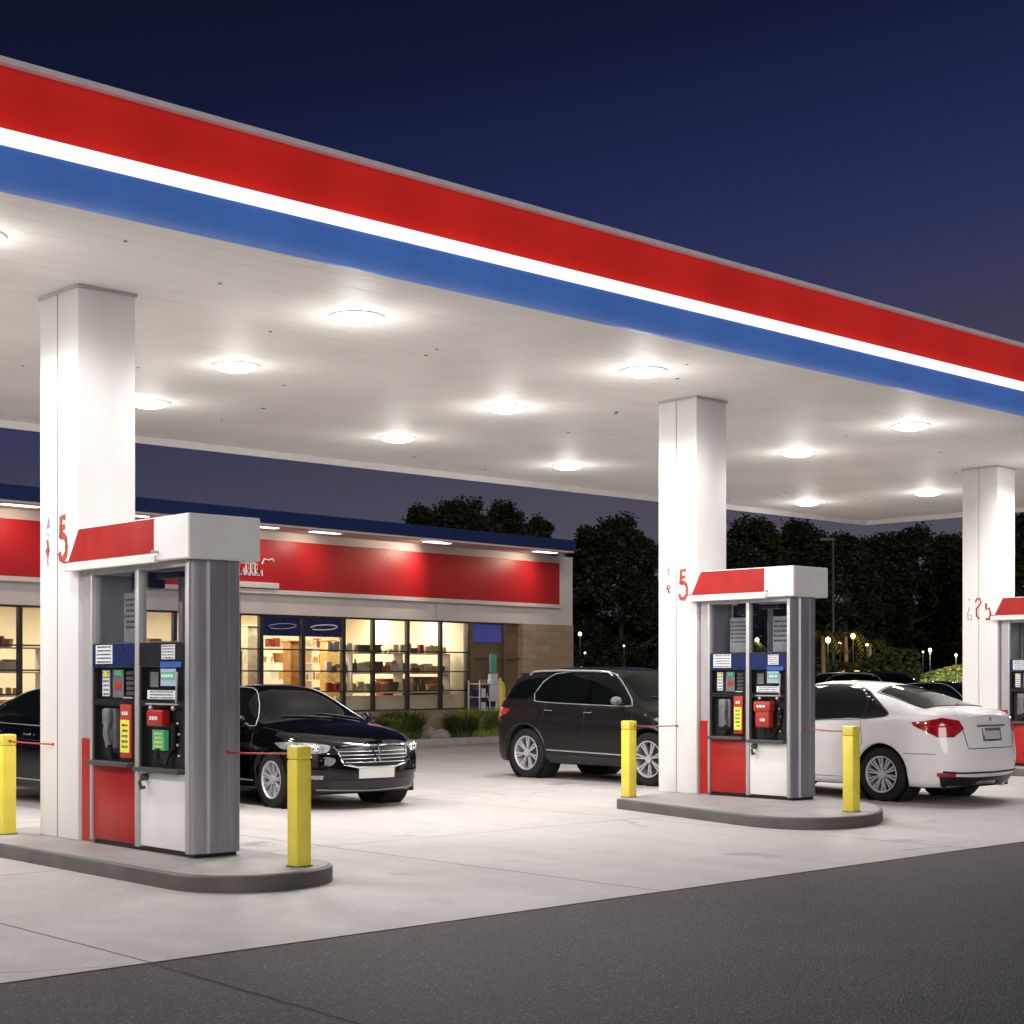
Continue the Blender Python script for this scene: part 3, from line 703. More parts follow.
class Car:
    def __init__(s, name, label, cat, P):
        s.P = P; s.root = empty(name, (0, 0, 0)); tag(s.root, label, cat)
        xf, xr, hw = P['xf'], P['xr'], P['hw']
        top = smooth_fn(lerp_curve(P['top']), .05); belt = smooth_fn(lerp_curve(P['belt']), .05)
        s.top, s.belt = top, belt
        nf, nr, cf, cr = P.get('nf', 2.6), P.get('nr', 3.0), P.get('cf', .75), P.get('cr', .6)
        st_ = []
        NC = 16
        for i in range(NC):
            th = math.pi / 2 * (1 - i / NC); st_.append((xr + cr - cr * math.sin(th) ** (2 / nr), math.cos(th) ** (2 / nr) if i else 0.0))
        n = int((xf - cf - xr - cr) / .025)
        for i in range(n + 1): st_.append((xr + cr + (xf - cf - xr - cr) * i / n, 1.0))
        for i in range(1, NC + 1):
            th = math.pi / 2 * i / NC; st_.append((xf - cf + cf * math.sin(th) ** (2 / nf), math.cos(th) ** (2 / nf) if i < NC else 0.0))
        wr = P['wr']; Ra = wr + P.get('archgap', .055)
        prof = lerp_curve([(0, .93), (.12, .965), (.35, .985), (.55, .998), (.68, 1.0), (.80, .985), (.93, .965), (1, .94)])
        hmax = max(top(x) - belt(x) for x, _ in st_)
        rock = P.get('rock', .2)
        bm = bmesh.new(); rings = []
        NL, NU = 16, 18
        for x, w in st_:
            zb = rock + P.get('bump_up', .02) * (1 - w)
            for xw in (P['wf'], P['wb']):
                dx = x - xw
                if abs(dx) < Ra: zb = max(zb, wr + math.sqrt(Ra * Ra - dx * dx))
            zbl = belt(x); h = max(top(x) - zbl, .02); k = min(1, h / hmax)
            side = []
            W = hw * w
            side.append((W * .80, zb + .004))
            for j in range(NL):
                z = zb + (zbl - zb) * j / (NL - 1)
                side.append((W * prof((z - rock) / (zbl - rock)), z))
            ws = W * .94 - P.get('ledge', .035) * k * w
            lean = P.get('lean', .27) * k; p = 2.2 + P.get('sq', 1.3) * k
            for j in range(NU + 1):
                ph = math.pi / 2 * j / NU; t = math.sin(ph) ** (2 / p); c = math.cos(ph) ** (2 / p) if j < NU else 0
                side.append((ws * c * (1 - lean * t), zbl + .012 * k + (h - .012 * k) * t))
            ring = []
            full = [(y, z) for y, z in side] + [(-y, z) for y, z in side[-2::-1]]
            for y, z in full:
                xx = x
                if x > xf - 1.0:
                    u = (x - xf + 1.0); xx -= P['kf'](z) * u * u
                if x < xr + .8:
                    u = (xr + .8 - x) / .8; xx += P['kr'](z) * u * u
                ring.append(bm.verts.new((xx, y, z)))
            rings.append(ring)
        for a, b in zip(rings, rings[1:]):
            for i in range(len(a) - 1):
                try: bm.faces.new((a[i], b[i], b[i + 1], a[i + 1]))
                except Exception: pass
        bmesh.ops.remove_doubles(bm, verts=bm.verts, dist=.0006)
        bmesh.ops.recalc_face_normals(bm, faces=bm.faces[:])
        s.bvh = BVHTree.FromBMesh(bm)
        me = bpy.data.meshes.new('body'); bm.to_mesh(me); bm.free(); me.materials.append(M(P['paint']))
        for p_ in me.polygons: p_.use_smooth = True
        s.body = link('body', me, s.root)
        # check orientation of normals (outwards)
        c = sum((p_.normal.z * p_.area for p_ in me.polygons if p_.center.z > 1.1), 0)
        if c < 0: me.flip_normals()
        # underbody and wheel wells
        mb = MB(); mb.box(xr + .25, xf - .3, -hw * .80, hw * .80, rock - .02, rock + .12)
        for xw in (P['wf'], P['wb']):
            for sg in (1, -1):
                mb.lathe([(Ra - .003, sg * (hw - .36)), (Ra - .003, sg * hw * .93)], 36, 'Y', (xw, 0, wr))
                mb.cyl((xw, sg * (hw - .37), wr), Ra, .02, 'Y', 36)
        mb.build('underbody', 'rubber', s.root)
        s.wheels()
    def hit(s, p, d):
        d = Vector(d).normalized(); r = s.bvh.ray_cast(Vector(p) - d * 3, d)
        if r[0] is None: r = s.bvh.find_nearest(Vector(p))
        n = r[1]
        if n.dot(d) > 0: n = -n
        return r[0], n
    def patch(s, name, pts, d, m, off=.004, chaikin=0, parent=None, mirror=False, smooth=True, step=.05, skirt=.012):
        outs = []
        for sg in ((1, -1) if mirror else (1,)):
            q = [Vector((p[0], p[1] * sg, p[2])) for p in pts]; dd = Vector((d[0], d[1] * sg, d[2])).normalized()
            for it in range(chaikin * 2):
                nq = []; c_ = .13 if it == 0 else .28
                for i in range(len(q)):
                    a, b = q[i], q[(i + 1) % len(q)]; nq += [a * (1 - c_) + b * c_, a * c_ + b * (1 - c_)]
                q = nq
            r = dd.cross(Vector((0, 0, 1))).normalized() if abs(dd.z) < .95 else Vector((0, 1, 0)); up = r.cross(dd).normalized()
            bm = bmesh.new()
            vs = [bm.verts.new((p.dot(r), p.dot(up), 0)) for p in q]
            bm.faces.new(vs)
            us = [v.co.x for v in vs]; ws = [v.co.y for v in vs]
            u = min(us) + step
            while u < max(us):
                bmesh.ops.bisect_plane(bm, geom=bm.verts[:] + bm.edges[:] + bm.faces[:], plane_co=(u, 0, 0), plane_no=(1, 0, 0)); u += step
            u = min(ws) + step
            while u < max(ws):
                bmesh.ops.bisect_plane(bm, geom=bm.verts[:] + bm.edges[:] + bm.faces[:], plane_co=(0, u, 0), plane_no=(0, 1, 0)); u += step
            nrm = {}
            for v in bm.verts:
                p = r * v.co.x + up * v.co.y; h, n = s.hit(p, dd); v.co = h + n * off; nrm[v] = n
            bm.normal_update()
            be = [e for e in bm.edges if len(e.link_faces) == 1]
            if be and skirt:
                ret = bmesh.ops.extrude_edge_only(bm, edges=be)
                nv = [g for g in ret['geom'] if isinstance(g, bmesh.types.BMVert)]
                for v in nv:
                    h, n = s.hit(v.co, dd); v.co = v.co - n * skirt
            me = bpy.data.meshes.new(name); bm.to_mesh(me); bm.free(); me.materials.append(M(m))
            # normals outwards
            c = sum(p_.normal.dot(dd) * p_.area for p_ in me.polygons)
            if c > 0: me.flip_normals()
            if smooth:
                for p_ in me.polygons: p_.use_smooth = True
                try: me.set_sharp_from_angle(angle=R(40))
                except Exception: pass
            outs.append(link(name, me, parent or s.root))
        return outs
    def line(s, name, pts, d, r, m, closed=False, off=0.0, mirror=False, chaikin=0, parent=None, step=.05):
        outs = []
        for sg in ((1, -1) if mirror else (1,)):
            q = [Vector((p[0], p[1] * sg, p[2])) for p in pts]
            for _ in range(chaikin):
                nq = [] if closed else [q[0]]
                for i in range(len(q) if closed else len(q) - 1):
                    a, b = q[i], q[(i + 1) % len(q)]; nq += [a * .75 + b * .25, a * .25 + b * .75]
                if not closed: nq.append(q[-1])
                q = nq
            path = []
            for i in range(len(q) if closed else len(q) - 1):
                a, b = q[i], q[(i + 1) % len(q)]; n = max(1, int((b - a).length / step))
                path += [a + (b - a) * (k / n) for k in range(n)]
            if not closed: path.append(q[-1])
            dd = Vector((d[0], d[1] * sg, d[2]))
            res = []
            for p in path:
                h, n = s.hit(p, dd); res.append(h + n * off)
            mb = MB(); mb.tube(res, r, 6, closed=closed)
            outs.append(mb.build(name, m, parent or s.root, True))
        return outs
    def wheels(s):
        P = s.P; wr = P['wr']; hw = P['hw']; rr = wr * .70
        def wheel_parts(root):
            w = .205
            mb = MB()
            pr = [(rr * .98, .0), (rr + .012, .0), (wr - .045, -.004), (wr - .018, .008), (wr, .035), (wr, w - .035), (wr - .018, w - .008), (rr, w)]
            mb.lathe(pr, 48); mb.build('tyre', 'rubber', root, True)
            mb = MB(); mb.lathe([(rr, .006), (rr - .006, -.002), (rr - .018, -.002), (rr - .026, .012), (rr - .03, .15), (rr - .02, w)], 48)
            nsp = P.get('spokes', 10)
            for i in range(nsp):
                t = 2 * math.pi * i / nsp
                for ds in ((-.06, -.11), (.06, .11)):
                    t0, t1 = t + ds[0], t + ds[1]
                    pa = Vector((math.cos(t0) * .045, .03, math.sin(t0) * .045)); pb = Vector((math.cos(t1) * (rr - .02), .012, math.sin(t1) * (rr - .02)))
                    sd = Vector((-math.sin(t), 0, math.cos(t))); w0, w1 = .008, .011
                    bm = mb.bm
                    vs = [bm.verts.new(p) for p in (pa - sd * w0, pa + sd * w0, pb + sd * w1, pb - sd * w1)]
                    v2 = [bm.verts.new(v.co + Vector((0, .03, 0))) for v in vs]
                    bm.faces.new(vs)
                    for k in range(4): bm.faces.new((vs[k], vs[(k + 1) % 4], v2[(k + 1) % 4], v2[k]))
            mb.cyl((0, .03, 0), .055, .05, 'Y', 20)
            bmesh.ops.recalc_face_normals(mb.bm, faces=mb.bm.faces[:])
            mb.build('rim', 'alloy', root, False)
            mb = MB(); mb.cyl((0, .10, 0), rr * .72, .02, 'Y', 30); mb.cyl((0, .16, 0), rr * .96, .01, 'Y', 30); mb.build('brake_disc', 'dark_grey', root)
        proto = empty('wheel', (0, 0, 0)); proto.parent = s.root; wheel_parts(proto)
        k = 0
        for xw in (P['wf'], P['wb']):
            for sg in (1, -1):
                o = proto if k == 0 else copy_tree(proto, s.root); k += 1
                o.location = (xw, sg * (hw - .035), wr)
                o.rotation_euler = (0, 0.3 * k, 0) if sg < 0 else (0, .2, math.pi)
    def mirror_pod(s, x, z, m, big=1.0):
        for sg in (1, -1):
            h, n = s.hit((x, sg * 1.0, z), (0, -sg, 0))
            y = h.y
            mb = MB(); mb.sphere((x - .02, y + sg * .13, z + .03), .1 * big, (.75, 1.05, .72)); 
            o = mb.build('wing_mirror', m, s.root, True)
            mb = MB(); mb.tube([(x + .02, y - sg * .02, z - .03), (x, y + sg * .10, z + .0)], .022, 8); mb.build('mirror_arm', 'black_plastic', o, True)
            mb = MB(); mb.sphere((x - .075, y + sg * .13, z + .03), .075 * big, (.2, 1, .75)); mb.build('mirror_glass', 'car_glass', o, True)
    def handle(s, x, z, m):
        for sg in (1, -1):
            h, n = s.hit((x, sg, z), (0, -sg, 0))
            mb = MB(); mb.box(-.085, .085, -.012, .012, -.012, .012, bev=.008)
            o = mb.build('door_handle', m, s.root, True); o.location = h + Vector((0, sg * .022, 0))

def rect_on(y0, y1, z0, z1, x): return [(x, y0, z0), (x, y1, z0), (x, y1, z1), (x, y0, z1)]

def seams(c, curves):
    for cv in curves: c.line('door_seam', cv, (0, -1, 0), .0045, 'black_plastic', mirror=True, off=-.0015)

def side_windows(c, wins, chrome):
    c.patch('pillar_trim', [(x, .9, z) for x, z in chrome], (0, -1, 0), 'car_black', .0012, mirror=True, step=.04, chaikin=1)
    for w in wins:
        c.patch('side_window', [(x, .9, z) for x, z in w], (0, -1, 0), 'car_glass', .008, mirror=True, chaikin=1, step=.04)

# ---- black sedan
kf = lerp_curve([(.1, .16), (.22, .08), (.42, .0), (.55, .0), (.72, .05), (.9, .22)])
kr = lerp_curve([(.1, .20), (.25, .10), (.45, .0), (.65, .0), (.95, .06), (1.1, .12)])
P = dict(paint='car_black', xf=2.28, xr=-2.30, hw=.90, wf=1.36, wb=-1.36, wr=.325, kf=kf, kr=kr, cf=.85, nf=2.5, rock=.19, spokes=9,
         top=[(-2.3, .97), (-2.1, 1.04), (-1.70, 1.075), (-1.05, 1.30), (-.65, 1.405), (-.1, 1.43), (.25, 1.395), (.95, 1.06), (1.15, .99), (1.6, .915), (2.0, .83), (2.28, .74)],
         belt=[(-2.3, .84), (-1.9, .93), (-1.2, .955), (0, .925), (.9, .895), (1.4, .85), (1.9, .74), (2.28, .62)])
def sedan_black():
    c = Car('parked_sedan', 'glossy black sedan facing right, chrome grille and blank white plate', 'car', P)
    W = [[(-.02, .955), (-.02, 1.365), (.20, 1.345), (.45, 1.25), (.86, .985), (.80, .955)], [(-.08, .955), (-.08, 1.365), (-.45, 1.37), (-.86, 1.28), (-.86, .97)], [(-.91, .975), (-.91, 1.255), (-1.02, 1.20), (-1.32, 1.04), (-1.30, 1.0)]]
    side_windows(c, W, [(.90, .955), (.45, 1.27), (.2, 1.37), (-.1, 1.39), (-.5, 1.385), (-.9, 1.295), (-1.36, 1.02), (-1.32, .985), (-.9, .96), (0, .945)])
    c.line('window_trim', [(x, .9, z) for x, z in [(.92, .95), (.45, 1.275), (.2, 1.375), (-.1, 1.395), (-.5, 1.39), (-.9, 1.30), (-1.38, 1.02), (-1.32, .98), (-.9, .955), (0, .94), (.85, .935)]], (0, -1, 0), .006, 'trim_silver', closed=True, chaikin=1, off=.002, mirror=True)
    c.patch('windshield', [(.98, -.66, 1.035), (1.02, 0, 1.02), (.98, .66, 1.035), (.36, .53, 1.345), (.30, 0, 1.375), (.36, -.53, 1.345)], (-.5, 0, -.86), 'car_glass', .003, step=.07)
    c.patch('rear_window', [(-1.62, -.62, 1.10), (-1.64, 0, 1.11), (-1.62, .62, 1.10), (-.88, .50, 1.35), (-.84, 0, 1.365), (-.88, -.50, 1.35)], (.4, 0, -.9), 'car_glass', .003, step=.07)
    seams(c, [[(.93, .9, .90), (.96, .9, .60), (.92, .9, .26)], [(-.05, .9, .93), (-.05, .9, .26)], [(-.88, .9, .94), (-.92, .9, .66), (-1.02, .9, .52)], [(.92, .9, .26), (-.98, .9, .26)]])
    c.line('bonnet_seam', [(1.08, .80, .93), (1.6, .76, .9), (2.02, .62, .84)], (0, 0, -1), .005, 'black_plastic', mirror=True, off=-.001)
    c.line('body_crease', [(1.75, .9, .72), (.9, .9, .76), (-1.0, .9, .80), (-1.9, .9, .83)], (0, -1, 0), .007, 'car_black', mirror=True, off=-.002)
    c.line('sill_trim', [(.95, .9, .30), (-.95, .9, .30)], (0, -1, 0), .009, 'trim_silver', mirror=True, off=.0)
    # grille
    gp = c.patch('grille', [(2.3, -.47, .70), (2.3, -.40, .535), (2.3, -.25, .50), (2.3, .25, .50), (2.3, .40, .535), (2.3, .47, .70), (2.3, .3, .715), (2.3, -.3, .715)], (-1, 0, 0), 'black_plastic', .004)[0]
    c.line('grille_surround', [(2.3, -.49, .715), (2.3, -.42, .525), (2.3, -.25, .488), (2.3, .25, .488), (2.3, .42, .525), (2.3, .49, .715), (2.3, .3, .73), (2.3, -.3, .73)], (-1, 0, 0), .012, 'chrome', closed=True, off=.008, parent=gp)
    for z, hw_ in ((.545, .41), (.585, .43), (.625, .445), (.665, .46)):
        c.line('grille_bar', [(2.3, -hw_, z), (2.3, hw_, z)], (-1, 0, 0), .005, 'trim_silver', off=.010, parent=gp)
    for sg in (-1, 1):
        c.line('emblem', [(2.3, .035 * sg, .735), (2.3, .045 * sg, .66), (2.3, .018 * sg, .60), (2.3, .04 * sg, .555)], (-1, 0, 0), .010, 'chrome', off=.018, parent=gp)
    # headlights wrap the corner
    hl = c.patch('headlight', [(2.12, .52, .735), (2.10, .55, .655), (1.95, .74, .635), (1.62, .90, .70), (1.50, .92, .765), (1.72, .87, .775), (1.98, .70, .765)], (-.75, -.66, -.05), 'lamp_glass', .006, mirror=True, chaikin=1, step=.04)
    for o in hl:
        pass
    for sg, h in zip((1, -1), hl):
        for (x, y, z, r) in ((2.02, .66, .70, .045), (1.86, .78, .70, .05)):
            p, n = c.hit((x, y * sg, z), (-.75, -.66 * sg, 0)); mb = MB(); mb.sphere(p + n * -.004, r, (1, 1, 1), 16, 10); mb.build('lamp_lens', 'chrome', h, True)
    # lower bumper
    c.patch('lower_intake', [(2.3, -.62, .30), (2.3, -.5, .235), (2.3, .5, .235), (2.3, .62, .30), (2.3, .5, .34), (2.3, -.5, .34)], (-1, 0, 0), 'black_plastic', .004)
    c.patch('fog_light', [(2.1, .60, .40), (2.1, .62, .355), (1.98, .76, .36), (1.98, .76, .40)], (-.75, -.66, 0), 'lamp_glass', .006, mirror=True)
    c.line('bumper_trim', [(2.2, -.66, .235), (2.3, 0, .215), (2.2, .66, .235)], (-1, 0, 0), .010, 'mid_grey', off=.004)
    pl = c.patch('number_plate', [(2.3, -.24, .365), (2.3, .24, .365), (2.3, .24, .475), (2.3, -.24, .475)], (-1, 0, 0), 'plate', .016, smooth=False, step=.2, skirt=.03)
    # tail
    c.patch('tail_light', [(-2.2, .50, .90), (-2.2, .52, .76), (-1.95, .84, .76), (-1.85, .88, .86), (-2.0, .8, .92)], (.8, -.6, 0), 'tail_red', .005, mirror=True)
    c.patch('number_plate', rect_on(-.25, .25, .62, .74, -2.3), (1, 0, 0), 'plate', .01, step=.2)
    c.mirror_pod(.70, .97, 'car_black'); c.handle(.10, .84, 'chrome'); c.handle(-.80, .86, 'chrome')
    # wipers
    c.line('wiper', [(1.06, .15, 1.0), (.95, -.48, 1.07)], (0, 0, -1), .008, 'black_plastic', off=.012); c.line('wiper', [(1.06, .55, 1.0), (.93, .02, 1.075)], (0, 0, -1), .008, 'black_plastic', off=.012)
    return c
def place_car(root, local_pt, world_pt, heading):
    """put the car so that its local ground point lies on world_pt"""
    rz = math.atan2(heading[1], heading[0]); root.rotation_euler.z = rz
    v = Matrix.Rotation(rz, 3, 'Z') @ Vector((local_pt[0], local_pt[1], 0))
    root.location = (world_pt[0] - v.x, world_pt[1] - v.y, 0)
cb_ = sedan_black()
place_car(cb_.root, (1.36, -.80), (-2.75, 18.35), (.625, -.78))
lc = copy_tree(cb_.root); place_car(lc, (-1.36, -.80), ground_pt(-18, 797), (.68, -.733))
lc['label'] = 'black sedan mostly hidden behind the left column, seen at the left edge'
for o_ in (cb_.root, lc): o_['group'] = 'black sedans at the pumps'

# ---- charcoal SUV
kf2 = lerp_curve([(.1, .14), (.3, .05), (.5, .0), (.75, .02), (1.0, .16)])
kr2 = lerp_curve([(.1, .16), (.3, .03), (.5, .0), (.9, .02), (1.1, .07), (1.4, .24), (1.7, .36)])
P2 = dict(paint='car_charcoal', xf=1.83, xr=-2.10, hw=.92, wf=1.25, wb=-1.25, wr=.375, kf=kf2, kr=kr2, cf=.6, cr=.5, nr=3.2, rock=.25, spokes=7, lean=.22, archgap=.06, ledge=.05, sq=2.2,
          top=[(-2.1, 1.48), (-1.95, 1.56), (-1.5, 1.63), (-.7, 1.675), (0, 1.67), (.35, 1.62), (.62, 1.48), (1.02, 1.20), (1.15, 1.13), (1.5, 1.07), (1.83, .95)],
          belt=[(-2.1, 1.14), (-1.5, 1.16), (-.5, 1.12), (.6, 1.09), (1.2, 1.0), (1.83, .80)])
def suv():
    c = Car('parked_hatchback', 'charcoal compact off-roader with silver roof rails, parked left of the middle column', 'car', P2)
    W = [[(.03, 1.14), (.03, 1.575), (.25, 1.56), (.50, 1.43), (.86, 1.16), (.80, 1.13)], [(-.04, 1.14), (-.04, 1.58), (-.45, 1.58), (-.72, 1.56), (-.80, 1.15)], [(-.84, 1.155), (-.76, 1.555), (-.95, 1.53), (-1.16, 1.17)], [(-1.24, 1.185), (-1.02, 1.515), (-1.45, 1.48), (-1.62, 1.38), (-1.76, 1.21)]]
    side_windows(c, W, [(.92, 1.125), (.53, 1.435), (.27, 1.585), (-.1, 1.60), (-.6, 1.595), (-.98, 1.545), (-1.20, 1.17), (-.8, 1.14), (0, 1.12)])
    c.line('window_trim', [(x, .9, z) for x, z in [(.94, 1.12), (.54, 1.44), (.27, 1.59), (-.1, 1.605), (-.6, 1.60), (-.98, 1.55), (-1.22, 1.165), (-.8, 1.135), (0, 1.115), (.8, 1.10)]], (0, -1, 0), .008, 'trim_silver', closed=True, chaikin=1, off=.002, mirror=True)
    c.patch('windshield', [(1.0, -.70, 1.20), (1.05, 0, 1.18), (1.0, .70, 1.20), (.50, .57, 1.53), (.44, 0, 1.565), (.50, -.57, 1.53)], (-.6, 0, -.8), 'car_glass', .003, step=.07)
    c.patch('rear_window', [(-2.0, -.62, 1.20), (-2.0, .62, 1.20), (-1.85, .52, 1.47), (-1.85, -.52, 1.47)], (1, 0, -.3), 'car_glass', .003, step=.07, chaikin=1)
    seams(c, [[(.94, .9, 1.08), (.98, .9, .75), (.90, .9, .34)], [(-.0, .9, 1.11), (.0, .9, .34)], [(-.83, .9, 1.13), (-.86, .9, .85), (-.98, .9, .68)], [(.9, .9, .34), (-.86, .9, .34)]])
    c.line('body_crease', [(1.1, .9, .86), (0, .9, .89), (-1.2, .9, .93), (-1.85, .9, .96)], (0, -1, 0), .008, 'car_charcoal', mirror=True, off=-.002)
    c.line('sill_trim', [(.78, .9, .415), (-.78, .9, .44)], (0, -1, 0), .010, 'trim_silver', mirror=True, off=.002)
    for xw in (1.25, -1.25):
        pts = [(xw + .452 * math.cos(t), .9, .375 + .452 * math.sin(t)) for t in [R(a) for a in range(-8, 189, 8)]]
        c.line('arch_trim', pts, (0, -1, 0), .018, 'black_plastic', mirror=True, off=.0)
    c.patch('sill_cladding', [(.80, .9, .255), (.80, .9, .36), (-.80, .9, .38), (-.80, .9, .255)], (0, -1, 0), 'black_plastic', .006, mirror=True)
    c.patch('rear_cladding', [(-1.72, .9, .27), (-1.74, .9, .48), (-2.1, .80, .52), (-2.1, .8, .27)], (.45, -.9, 0), 'black_plastic', .006, mirror=True)
    # rails
    for sg in (1, -1):
        pts = []
        for x in [ -1.45, -1.38, -1.2, -.8, -.4, 0, .22, .30]:
            h, n = c.hit((x, sg * .60, 2), (0, 0, -1)); u = .045 if -1.42 < x < .27 else .0
            pts.append(h + Vector((0, 0, u)))
        mb = MB(); mb.tube(pts, .015, 8); mb.build('roof_rail', 'trim_silver', c.root, True)
    tl = c.patch('tail_light', [(-2.05, .60, 1.05), (-2.05, .62, .86), (-1.90, .82, .86), (-1.66, .90, .96), (-1.58, .9, 1.03), (-1.9, .84, 1.08)], (.6, -.8, 0), 'tail_red', .007, mirror=True, step=.04)
    c.patch('reflector', [(-2.0, .72, .60), (-2.0, .72, .55), (-1.88, .86, .55), (-1.88, .86, .60)], (.6, -.8, 0), 'tail_red', .009, mirror=True)
    mb = MB(); mb.box(-1.80, -1.50, -.50, .50, 1.548, 1.580, bev=.012); mb.build('rear_spoiler', 'black_plastic', c.root, True)
    c.patch('headlight', [(1.75, .50, .93), (1.75, .52, .84), (1.55, .80, .84), (1.35, .9, .93), (1.5, .84, .97)], (-.7, -.7, 0), 'lamp_glass', .006, mirror=True, chaikin=1)
    gp = c.patch('grille', [(1.83, -.42, .86), (1.83, -.36, .62), (1.83, .36, .62), (1.83, .42, .86)], (-1, 0, 0), 'black_plastic', .004)[0]
    for z in (.68, .74, .80): c.line('grille_bar', [(1.83, -.37, z), (1.83, .37, z)], (-1, 0, 0), .010, 'chrome', off=.012, parent=gp)
    c.patch('number_plate', rect_on(-.25, .25, .42, .53, 1.83), (-1, 0, 0), 'plate', .012, step=.2)
    c.patch('number_plate', rect_on(-.25, .25, .80, .92, -2.1), (1, 0, 0), 'plate', .012, step=.2)
    c.mirror_pod(.72, 1.15, 'mid_grey', .9); c.handle(.10, 1.01, 'chrome'); c.handle(-.72, 1.03, 'chrome')
    c.line('wiper', [(1.08, .15, 1.16), (.95, -.5, 1.22)], (0, 0, -1), .008, 'black_plastic', off=.012)
    return c
cs = suv()
place_car(cs.root, (-1.25, -.82), (.257, 23.84), (.672, -.74))

# ---- white sedan
kr3 = lerp_curve([(.1, .22), (.25, .12), (.38, .02), (.55, .0), (.75, .03), (1.0, .07), (1.2, .12)])
P3 = dict(paint='car_white', xf=1.98, xr=-2.24, hw=.90, wf=1.28, wb=-1.20, wr=.33, kf=kf, kr=kr3, cf=.7, cr=.62, nr=2.9, rock=.20, spokes=10, lean=.28,
          top=[(-2.24, 1.05), (-2.1, 1.13), (-1.75, 1.165), (-1.10, 1.365), (-.62, 1.455), (-.1, 1.475), (.2, 1.445), (.85, 1.08), (1.1, 1.0), (1.6, .93), (1.98, .78)],
          belt=[(-2.24, .98), (-1.9, 1.03), (-1.3, 1.02), (-.2, .98), (.8, .93), (1.3, .88), (1.98, .68)])
def sedan_white():
    c = Car('parked_sedan', 'white sedan seen from the rear with red tail lights, behind the middle pump', 'car', P3)
    W = [[(.0, .985), (.0, 1.40), (.18, 1.385), (.38, 1.28), (.78, 1.0), (.72, .975)], [(-.06, .99), (-.06, 1.40), (-.40, 1.41), (-.74, 1.35), (-.86, 1.26), (-.90, 1.02)], [(-.95, 1.03), (-.90, 1.25), (-1.06, 1.17), (-1.22, 1.09), (-1.22, 1.05)]]
    side_windows(c, W, [(.82, .98), (.4, 1.295), (.2, 1.405), (-.1, 1.425), (-.45, 1.425), (-.78, 1.365), (-1.05, 1.215), (-1.28, 1.07), (-1.2, 1.03), (-.9, 1.005), (0, .97)])
    c.line('window_trim', [(x, .9, z) for x, z in [(.84, .975), (.4, 1.30), (.2, 1.41), (-.1, 1.43), (-.45, 1.43), (-.78, 1.37), (-1.05, 1.22), (-1.30, 1.07), (-1.2, 1.025), (-.9, 1.0), (0, .965), (.8, .955)]], (0, -1, 0), .006, 'dark_grey', closed=True, chaikin=1, off=.002, mirror=True)
    c.patch('windshield', [(.90, -.66, 1.07), (.95, 0, 1.055), (.90, .66, 1.07), (.30, .53, 1.39), (.25, 0, 1.42), (.30, -.53, 1.39)], (-.5, 0, -.86), 'car_glass', .003, step=.07)
    c.patch('rear_window', [(-1.68, -.62, 1.19), (-1.72, 0, 1.195), (-1.68, .62, 1.19), (-.98, .53, 1.385), (-.90, 0, 1.41), (-.98, -.53, 1.385)], (.4, 0, -.9), 'car_glass', .004, step=.06)
    c.line('glass_seal', [(-1.70, -.64, 1.18), (-1.74, 0, 1.185), (-1.70, .64, 1.18), (-.96, .55, 1.39), (-.88, 0, 1.415), (-.96, -.55, 1.39)], (.4, 0, -.9), .008, 'black_plastic', closed=True, off=.001)
    seams(c, [[(-.03, .9, .97), (-.03, .9, .28)], [(-.90, .9, .99), (-.95, .9, .72), (-.86, .9, .60)], [(.85, .9, .93), (.9, .9, .6), (.85, .9, .28)], [(.85, .9, .28), (-.80, .9, .28)], [(-1.54, .9, .60), (-1.95, .84, .60)]])
    c.line('body_crease', [(.9, .9, .80), (-.6, .9, .84), (-1.75, .9, .90)], (0, -1, 0), .007, 'car_white', mirror=True, off=-.002)
    # boot lid seams
    c.line('boot_seam', [(-2.1, -.58, 1.07), (-2.1, -.57, .98), (-2.15, -.50, .66), (-2.15, .50, .66), (-2.1, .57, .98), (-2.1, .58, 1.07)], (1, 0, -.05), .006, 'black_plastic', off=-.001)
    c.patch('tail_light', [(-1.99, .44, 1.00), (-2.05, .42, .90), (-2.05, .62, .80), (-1.92, .76, .80), (-1.70, .90, .93), (-1.66, .9, .975), (-1.80, .86, .99), (-1.95, .70, 1.03)], (.62, -.78, 0), 'tail_red', .008, mirror=True, step=.035)
    c.line('tail_light_rib', [(-1.72, .88, .955), (-1.9, .78, .925), (-2.02, .45, .935)], (.62, -.78, 0), .009, 'red_panel', mirror=True, off=.010)
    c.line('boot_trim', [(-2.15, -.30, .93), (-2.15, .30, .93)], (1, 0, 0), .014, 'mid_grey', off=.008)
    pr = c.patch('plate_recess', rect_on(-.21, .21, .745, .905, -2.15), (1, 0, 0), 'mid_grey', .001, step=.2)[0]
    c.patch('number_plate', rect_on(-.17, .17, .77, .87, -2.15), (1, 0, 0), 'plate', .007, step=.2, parent=pr)
    c.line('plate_mark', [(-2.15, -.10, .755), (-2.15, .08, .755)], (1, 0, 0), .008, 'black_plastic', off=.006, parent=pr)
    c.line('emblem', [(-2.15, .0, 1.03), (-2.15, .012, .99)], (1, 0, 0), .012, 'mid_grey', off=.01)
    c.line('bumper_line', [(-1.85, -.88, .40), (-2.1, -.6, .375), (-2.15, 0, .37), (-2.1, .6, .375), (-1.95, .78, .39)], (1, 0, 0), .012, 'black_plastic', off=.002)
    c.patch('diffuser', [(-2.0, -.80, .34), (-2.1, -.74, .215), (-2.1, .74, .215), (-2.0, .80, .34), (-2.15, .3, .315), (-2.15, -.3, .315)], (1, 0, 0), 'black_plastic', .006)
